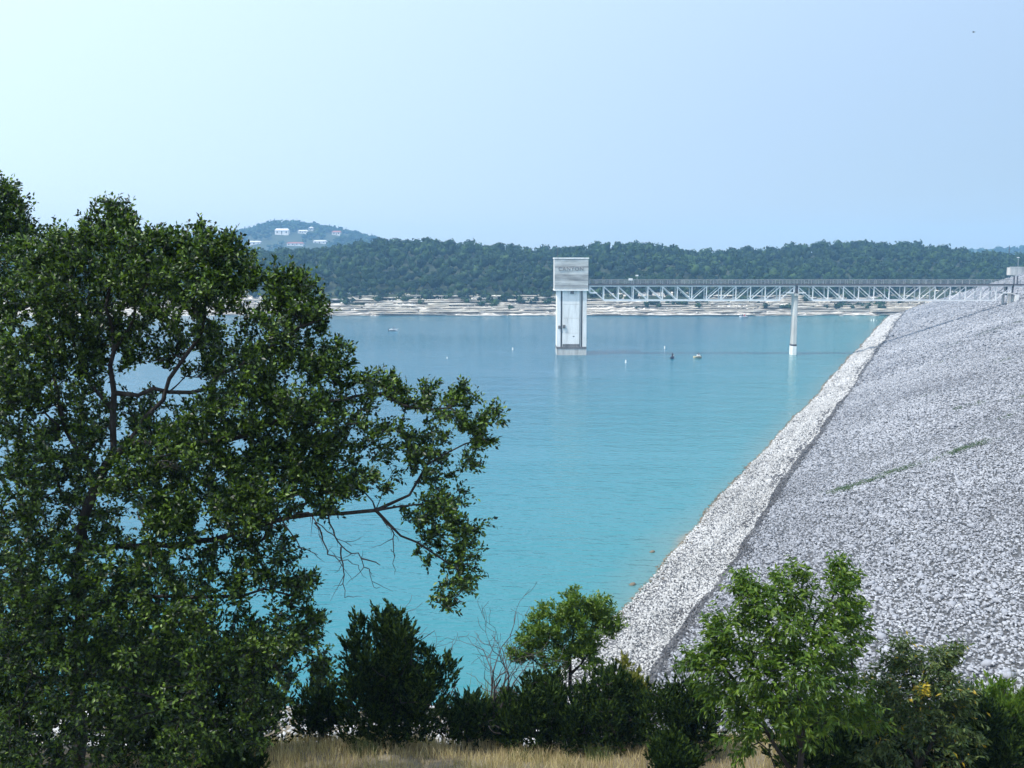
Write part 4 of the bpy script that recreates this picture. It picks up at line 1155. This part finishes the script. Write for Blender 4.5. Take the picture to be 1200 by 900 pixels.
def base_of(limbs):
    x, y, _ = limbs[0][0]
    return Vector((x, y, float(hill_z(x, y))))
def plant(name, label, cat, limbs, centers, leafmat, per, L, W, crad, tip, kpow, minr=None, up=0.6, flat=0.8, droop=0.0, extra_limbs=(), group=None, wander=0.05, barkmat='bark', seg=0.22, max_len=None):
    base = base_of(limbs)
    limbs = [list(l) for l in limbs]
    limbs[0][0] = (base.x, base.y, base.z-0.3)
    pos, par, rad = skeleton(limbs, centers, tip, kpow, seg=seg, wander=wander, minr=minr)
    e = empty(name, base); tag(e, label, cat, group)
    off = np.array(base)
    V, F = tubes(pos-off, par, rad, 5)
    link('trunk', np_mesh('trunk', V, F, M[barkmat], True), e)
    if len(centers):
        tw_ = max(3,per//9)
        g = [spray_leaves(centers-off, centers-off-np.array([0,0,0.25])-(centers-off-(centers-off).mean(0))*0.35, rng.uniform(crad*0.7,crad*1.3,len(centers)), tw_, max(3,per//tw_), L, W, up, droop)]
        # sparse leaves along the outer twigs
        tipn = pos[rad < tip*1.9]
        if len(tipn): g.append(cluster_leaves(tipn-off, np.full(len(tipn),crad*0.55), max(2,per//8), L, W, up, flat, droop))
        V, F = join_geo(g)
        link('crown', np_mesh('crown', V, F, M[leafmat]), e)
    return e, pos, rad

oak_pts = np.concatenate([blob_points([q for q in OAK_B if q[0] <= -2.1], depth=1.5, k=2.0), blob_points([q for q in OAK_B if q[0] > -2.1], depth=1.8, k=0.92)])
oak, opos, orad = plant('live_oak', 'spreading live oak with long right-hand limbs reaching over the lake', 'tree', OAK_L, oak_pts, 'oak', 48, 0.06, 0.033, 0.135, 0.0036, 2.32, flat=0.75)
# bare dead twigs hanging from the long limb
def bare_twigs(parent, runs, r0, per=5, ln=0.3):
    pos, par, rad = [], [], []
    off = np.array(parent.location)
    for run in runs:
        prev = -1
        pts = [np.array(q,float) for q in run]
        dense = []
        for a_, b_ in zip(pts[:-1],pts[1:]):
            n = max(2,int(np.linalg.norm(b_-a_)/0.07))
            dense += [a_+(b_-a_)*t/n+rng.normal(0,0.012,3) for t in range(n)]
        dense.append(pts[-1])
        N_ = len(dense)
        for i,q in enumerate(dense):
            pos.append(q-off); par.append(prev); rad.append(r0*(1-0.75*i/N_)); prev = len(pos)-1
            if i>1 and rng.random()<0.55:
                d = unit(1)[0]*np.array([1,0.7,1]); d[2] -= 0.35
                c = prev; q2 = q.copy(); lim = ln*rng.uniform(0.3,1.0)
                for k in range(4):
                    q2 = q2+d*lim/4+rng.normal(0,0.012,3)
                    pos.append(q2-off); par.append(c); rad.append(r0*0.35*(1-k*0.2)); c = len(pos)-1
    V, F = tubes(np.array(pos), par, np.array(rad), 5)
    return link('dead_twig', np_mesh('dead_twig', V, F, M['deadwood'], True), parent)
for run_ in OAK_D: bare_twigs(oak, [run_], 0.011)
oak2, _p, _r = plant('live_oak', 'taller live oak behind and beside the spreading one, its top twigs higher', 'tree', OAK2_L, blob_points(OAK2_B, depth=1.2, k=1.5), 'oak', 50, 0.06, 0.031, 0.17, 0.0055, 2.05)

# a third oak, out of view, added farther up the slope to shade the low boughs
e3 = oak2.copy(); COL.objects.link(e3)
e3.location = (-9.6, 8.0, float(hill_z(-9.6, 8.0))-0.4); e3.rotation_euler = (0,0,R(70))
e3['label'] = 'unseen live oak added farther up the slope for its shade'
for c_ in list(oak2.children):
    k_ = c_.copy(); COL.objects.link(k_); k_.parent = e3
plant('bright_tree', 'small bright green tree rising behind the wide juniper', 'tree', SOAP_L, blob_points(SOAP_B, 1.2, 3.2), 'soap', 46, 0.07, 0.03, 0.13, 0.004, 2.2, droop=0.1)
plant('drooping_tree', 'young green tree with long drooping leaves before the riprap slope', 'tree', PECAN_L, blob_points(PECAN_B, 1.3, 2.3), 'pecan', 24, 0.10, 0.034, 0.14, 0.0042, 2.2, up=0.5, droop=0.6)
yl, ypos, yrad = plant('shrubby_tree', 'dull green leafy shrub with one yellowed spray beside the drooping tree', 'shrub', YEL_L, blob_points(YEL_B, 1.3, 3.0), 'shrub', 26, 0.085, 0.03, 0.15, 0.004, 2.2, droop=0.5)
V_, F_ = cluster_leaves(np.array([(5.58,13.1,20.83),(5.63,13.1,20.80),(5.6,13.08,20.88)])-np.array(yl.location), np.full(3,0.07), 26, 0.06, 0.03)
o = link('yellow_spray', np_mesh('yellow_spray', V_, F_, M['yellow']), yl); tag(o, 'spray of yellowed leaves')

# junipers: upright sprays over a dense body
def juniper(x, y, w, h, nspray, label, seed, mat='juniper', lean=0.0, top=0.75):
    z0 = float(hill_z(x,y))
    e = empty('juniper', (x,y,z0)); tag(e, label, 'shrub')
    n = nspray
    rj = random.Random(seed)
    K = max(5,int(6+w*4))
    lead = []                                               # leaders: foot, tip, girth
    for k in range(K):
        a_ = k*2.4+rj.uniform(-.5,.5); q = math.sqrt((k+0.3)/K)
        rr_ = w*0.42*q*rj.uniform(0.8,1.15); hh = h*(1.0-0.40*q**2)*rj.uniform(0.8,1.06)
        lead.append((rr_*0.55*math.cos(a_),rr_*0.55*math.sin(a_),0.02*h, rr_*math.cos(a_)+lean*hh,rr_*math.sin(a_),hh, w*rj.uniform(0.19,0.29)))
    lead = np.array(lead)
    pick = rng.integers(0,K,n)
    t = rng.random(n)**0.8
    ang = rng.uniform(0,6.283,n)
    ld = lead[pick]
    gir = ld[:,6]*(1-t)**0.55*(0.85+0.3*np.sin(ang*2+t*9+pick))
    rr = gir*(rng.random(n)**0.4)
    C = ld[:,0:3]+(ld[:,3:6]-ld[:,0:3])*(t*0.96)[:,None]
    C[:,0] += np.cos(ang)*rr; C[:,1] += np.sin(ang)*rr; C[:,2] += 0.04
    # stems
    limbs = [[(0,0,-0.25),(0.02,0,h*0.3),(lean*h*0.6,0,h*0.62),(lean*h,0.0,h*0.9)]]
    for k in range(7):
        a_ = k*0.9+seed
        limbs.append([(0,0,h*(0.06+0.07*k)),(math.cos(a_)*w*0.2,math.sin(a_)*w*0.2,h*(0.18+0.09*k)),(math.cos(a_)*w*0.36,math.sin(a_)*w*0.36,h*(0.3+0.085*k))])
    pos, par, rad = skeleton(limbs, C[:160], 0.005, 2.0, seg=0.2)
    V, F = tubes(pos, par, rad, 4); link('stem', np_mesh('stem', V, F, M['bark'], True), e)
    # each spray: a plume of short scale-leaf twiglets pointing up and out
    per = 15
    c = np.repeat(C,per,0); m_ = len(c)
    ax = np.stack([np.cos(ang)*0.55,np.sin(ang)*0.55,0.55+0.5*t],1)+unit(n)*0.35
    ax = np.repeat(ax/np.linalg.norm(ax,axis=1,keepdims=True),per,0)
    u = rng.random(m_)
    ln = np.repeat(rng.uniform(0.12,0.27,n),per)
    P = c+ax*(u*ln)[:,None]+unit(m_)*(0.035*(1.1-u))[:,None]
    D = ax+unit(m_)*0.75*(1.15-u)[:,None]
    V, F = leaf_geo(P, D, unit(m_), rng.uniform(0.055,0.11,m_), rng.uniform(0.021,0.04,m_))
    link('crown', np_mesh('crown', V, F, M[mat]), e)
    return e
juniper(-2.02,16.0,2.05,2.42,2125,'round dark juniper standing alone between the oak and the bare shrub',1)
juniper(0.58,16.3,1.75,1.35,1000,'dark juniper next to the bare shrub, under the bright tree',2)
juniper(1.68,16.2,1.9,1.4,1061,'wide dark juniper with lighter tips at the foot of the beach',3)
juniper(2.02,16.6,0.9,1.42,623,'paler juniper tucked behind the wide dark one',8,mat='reed')
juniper(2.8,15.3,1.5,1.25,686,'low dark juniper left of the drooping tree beside dry grass',4)
juniper(2.35,14.0,0.8,0.55,411,'very low sprawling juniper at the edge of the dry grass',9)
juniper(6.75,14.2,1.7,1.25,1123,'dark juniper under the dull leafy shrub',5)
juniper(7.5,14.6,1.3,1.5,650,'yellowish young juniper with a pointed top by the riprap slope',6,mat='soap',top=0.95)
juniper(8.3,14.4,1.3,1.1,650,'dark low juniper beyond the yellowish young one',7)
juniper(4.6,14.2,2.2,1.05,875,'low dark undergrowth juniper behind the drooping tree stems',10)
juniper(-4.3,15.3,1.8,2.3,1123,'dark juniper tucked under the right edge of the oak',11)
juniper(-5.6,14.6,2.4,2.6,1248,'squat dark juniper in the oak shade',12)
juniper(-7.6,14.2,2.6,3.0,1375,'broad dark juniper deep under the oak',13)
juniper(-3.95,13.2,0.9,0.75,475,'little juniper at the left end of the dry grass',14)
juniper(5.7,14.3,1.8,1.1,900,'low dark juniper filling the gap below the yellow spray',16)
juniper(-6.3,16.7,3.2,3.3,1500,'tall dark juniper behind the oak trunk',17)
juniper(-9.2,16.2,3.2,3.6,1400,'very tall dark juniper behind the second oak',18)
juniper(-0.75,16.5,1.1,0.85,420,'small dark juniper in front of the bare shrub stems',19)
juniper(-3.3,16.4,1.0,1.0,420,'small dark juniper between the oak edge and the round juniper',20)
juniper(-0.1,16.9,0.9,0.8,475,'short dark juniper at the foot of the bare shrub',15)

# bare dead shrub
def grow_bare(x, y, label, seed):
    r = random.Random(seed)
    z0 = float(hill_z(x,y))
    pos, par, rad = [(0,0,-0.2)], [-1], [0.035]
    def go(p, d, ln, r0, depth, parent):
        n = 5
        cur = parent
        for k in range(n):
            d = (d+Vector((r.gauss(0,0.32),r.gauss(0,0.26),r.gauss(0.05,0.2)))).normalized()
            p = p+d*ln/n
            pos.append(tuple(p)); par.append(cur); rad.append(r0*(1-0.4*(k+1)/n)); cur = len(pos)-1
            if depth > 0 and k >= 1 and r.random() < (0.62 if depth>1 else 0.55):
                nd = (d+Vector((r.gauss(0,1.0),r.gauss(0,0.7),r.gauss(0.1,0.5)))).normalized()
                go(p.copy(), nd, ln*r.uniform(0.45,0.75), rad[-1]*0.66, depth-1, cur)
    for k in range(8):
        a_ = r.uniform(-0.95,0.95)
        go(Vector((0,0,-0.1)), Vector((math.sin(a_),r.uniform(-.35,.35),1)).normalized(), r.uniform(1.35,1.85), 0.024, 3, 0)
    e = empty('bare_shrub', (x,y,z0)); tag(e, label, 'shrub')
    V,F = tubes(np.array(pos),par,np.maximum(np.array(rad),0.0035),5)
    link('branches', np_mesh('branches', V, F, M['deadwood'], True), e)
grow_bare(-0.62,16.9,'bare grey leafless shrub with tangled branches between two junipers',23)
grow_bare(0.75,17.6,'leafless twiggy shrub tangled into the base of the bright tree',5)

# arching yellow-green stems behind the bare shrub, and other bright tall clumps
def blade_clump(name, label, cat, x, y, n, h, spread, w, mat, lean=0.5, group=None):
    z0 = float(hill_z(x,y))
    e = empty(name, (x,y,z0)); tag(e, label, cat, group)
    P, F = blades(np.stack([np.clip(rng.normal(0,spread,n),-1.7*spread,1.7*spread),np.clip(rng.normal(0,spread,n),-1.7*spread,1.7*spread),np.zeros(n)-0.03],1), h*rng.uniform(0.5,1.1,n), w, lean)
    link('blades', np_mesh('blades', P, F, M[mat]), e)
    return e
def blades(B, h, w, lean):
    n = len(B)
    a_ = rng.uniform(0,6.283,n); d = np.stack([np.cos(a_),np.sin(a_),a_*0],1)
    side = np.stack([-np.sin(a_),np.cos(a_),a_*0],1)
    fa = rng.uniform(0,3.14,n); side = np.stack([np.cos(fa),np.sin(fa)*0.5,fa*0],1)
    ln = np.abs(rng.normal(0,lean,n))
    h = np.broadcast_to(h,(n,)); w = w*rng.uniform(0.6,1.3,n)
    up = np.array([0,0,1.0])
    m1 = B+up*(h*0.5)[:,None]+d*(h*ln*0.25)[:,None]
    tp = B+up*(h*(1-0.25*ln))[:,None]+d*(h*ln*0.85)[:,None]
    s = side*(w/2)[:,None]
    V = np.stack([B-s,B+s,m1+s*0.8,m1-s*0.8,tp],1).reshape(-1,3)
    i = np.arange(n)*5
    F = np.concatenate([np.stack([i,i+1,i+2],1),np.stack([i,i+2,i+3],1),np.stack([i+3,i+2,i+4],1)])
    return V, F
blade_clump('cane_clump','clump of yellow-green canes behind the bare shrub','plant',-0.35,17.8,150,1.35,0.32,0.03,'reed',0.3)
blade_clump('grass_tuft','yellow-green grass tuft before the round juniper','grass tuft',-2.35,15.1,170,0.34,0.12,0.012,'greengrass',0.6)
blade_clump('grass_tuft','yellow-green grass tuft before the bare shrub and juniper','grass tuft',0.15,15.35,120,0.24,0.12,0.012,'greengrass',0.6)
blade_clump('grass_tuft','green grass tuft before the wide juniper','grass tuft',1.38,15.25,170,0.32,0.13,0.012,'greengrass',0.6)
blade_clump('grass_tuft','green grass tuft at the right end of the dry meadow','grass tuft',2.45,15.0,110,0.3,0.1,0.012,'greengrass',0.6)
blade_clump('tall_weed','feathery pale green weed standing by the riprap edge','plant',8.05,15.2,120,1.75,0.10,0.014,'greengrass',0.12)
blade_clump('tall_weed','tan seeding weed between juniper and riprap edge','plant',7.0,15.4,160,0.95,0.16,0.012,'straw',0.25)
# dry grass
n_ = 52000
gx = rng.uniform(-6.5,8.0,n_); gy = rng.uniform(13.2,17.2,n_)
den = vnoise(gx*1.7,gy*1.7,2)
ok = rng.random(n_) < 0.35+0.75*den
gx, gy, den = gx[ok], gy[ok], den[ok]
V_, F_ = blades(np.stack([gx,gy,hill_z(gx,gy)-0.02],1), (0.10+0.19*den)*rng.uniform(0.5,1.25,len(gx)), 0.0075, 0.45)
dg = link('dry_grass', np_mesh('dry_grass', V_, F_, M['straw'])); tag(dg, 'tall dry tan grass on the hillside', kind='stuff')
n_ = 3500
gx = rng.uniform(-7.5,8.5,n_); gy = rng.uniform(12.8,17.2,n_)
ok = vnoise(gx*1.1,gy*1.1,7) > 0.6
gx, gy = gx[ok], gy[ok]
V_, F_ = blades(np.stack([gx,gy,hill_z(gx,gy)-0.02],1), rng.uniform(0.12,0.36,len(gx)), 0.009, 0.5)
gg = link('green_grass', np_mesh('green_grass', V_, F_, M['greengrass'])); tag(gg, 'scattered green blades among the dry grass', kind='stuff')

# ---------------------------------------------------------------- the hazy air
HAZE = 0.0004
hm = bpy.data.materials.new('haze_air'); hm.use_nodes = True
hn, hl = hm.node_tree.nodes, hm.node_tree.links
for x in list(hn):
    if x.type == 'BSDF_PRINCIPLED': hn.remove(x)
pv = hn.new('ShaderNodeVolumePrincipled')
pv.inputs['Color'].default_value = (0.30,0.62,1.0,1)
pv.inputs['Absorption Color'].default_value = (0.25,0.25,0.25,1)
pv.inputs['Density'].default_value = HAZE
hl.new(pv.outputs['Volume'], hn['Material Output'].inputs['Volume'])
hz_ = MB().box(-1250,1500,-120,2250,-13,92).obj('haze', hm)
tag(hz_, 'thin blue haze over the lake and hills', kind='stuff')
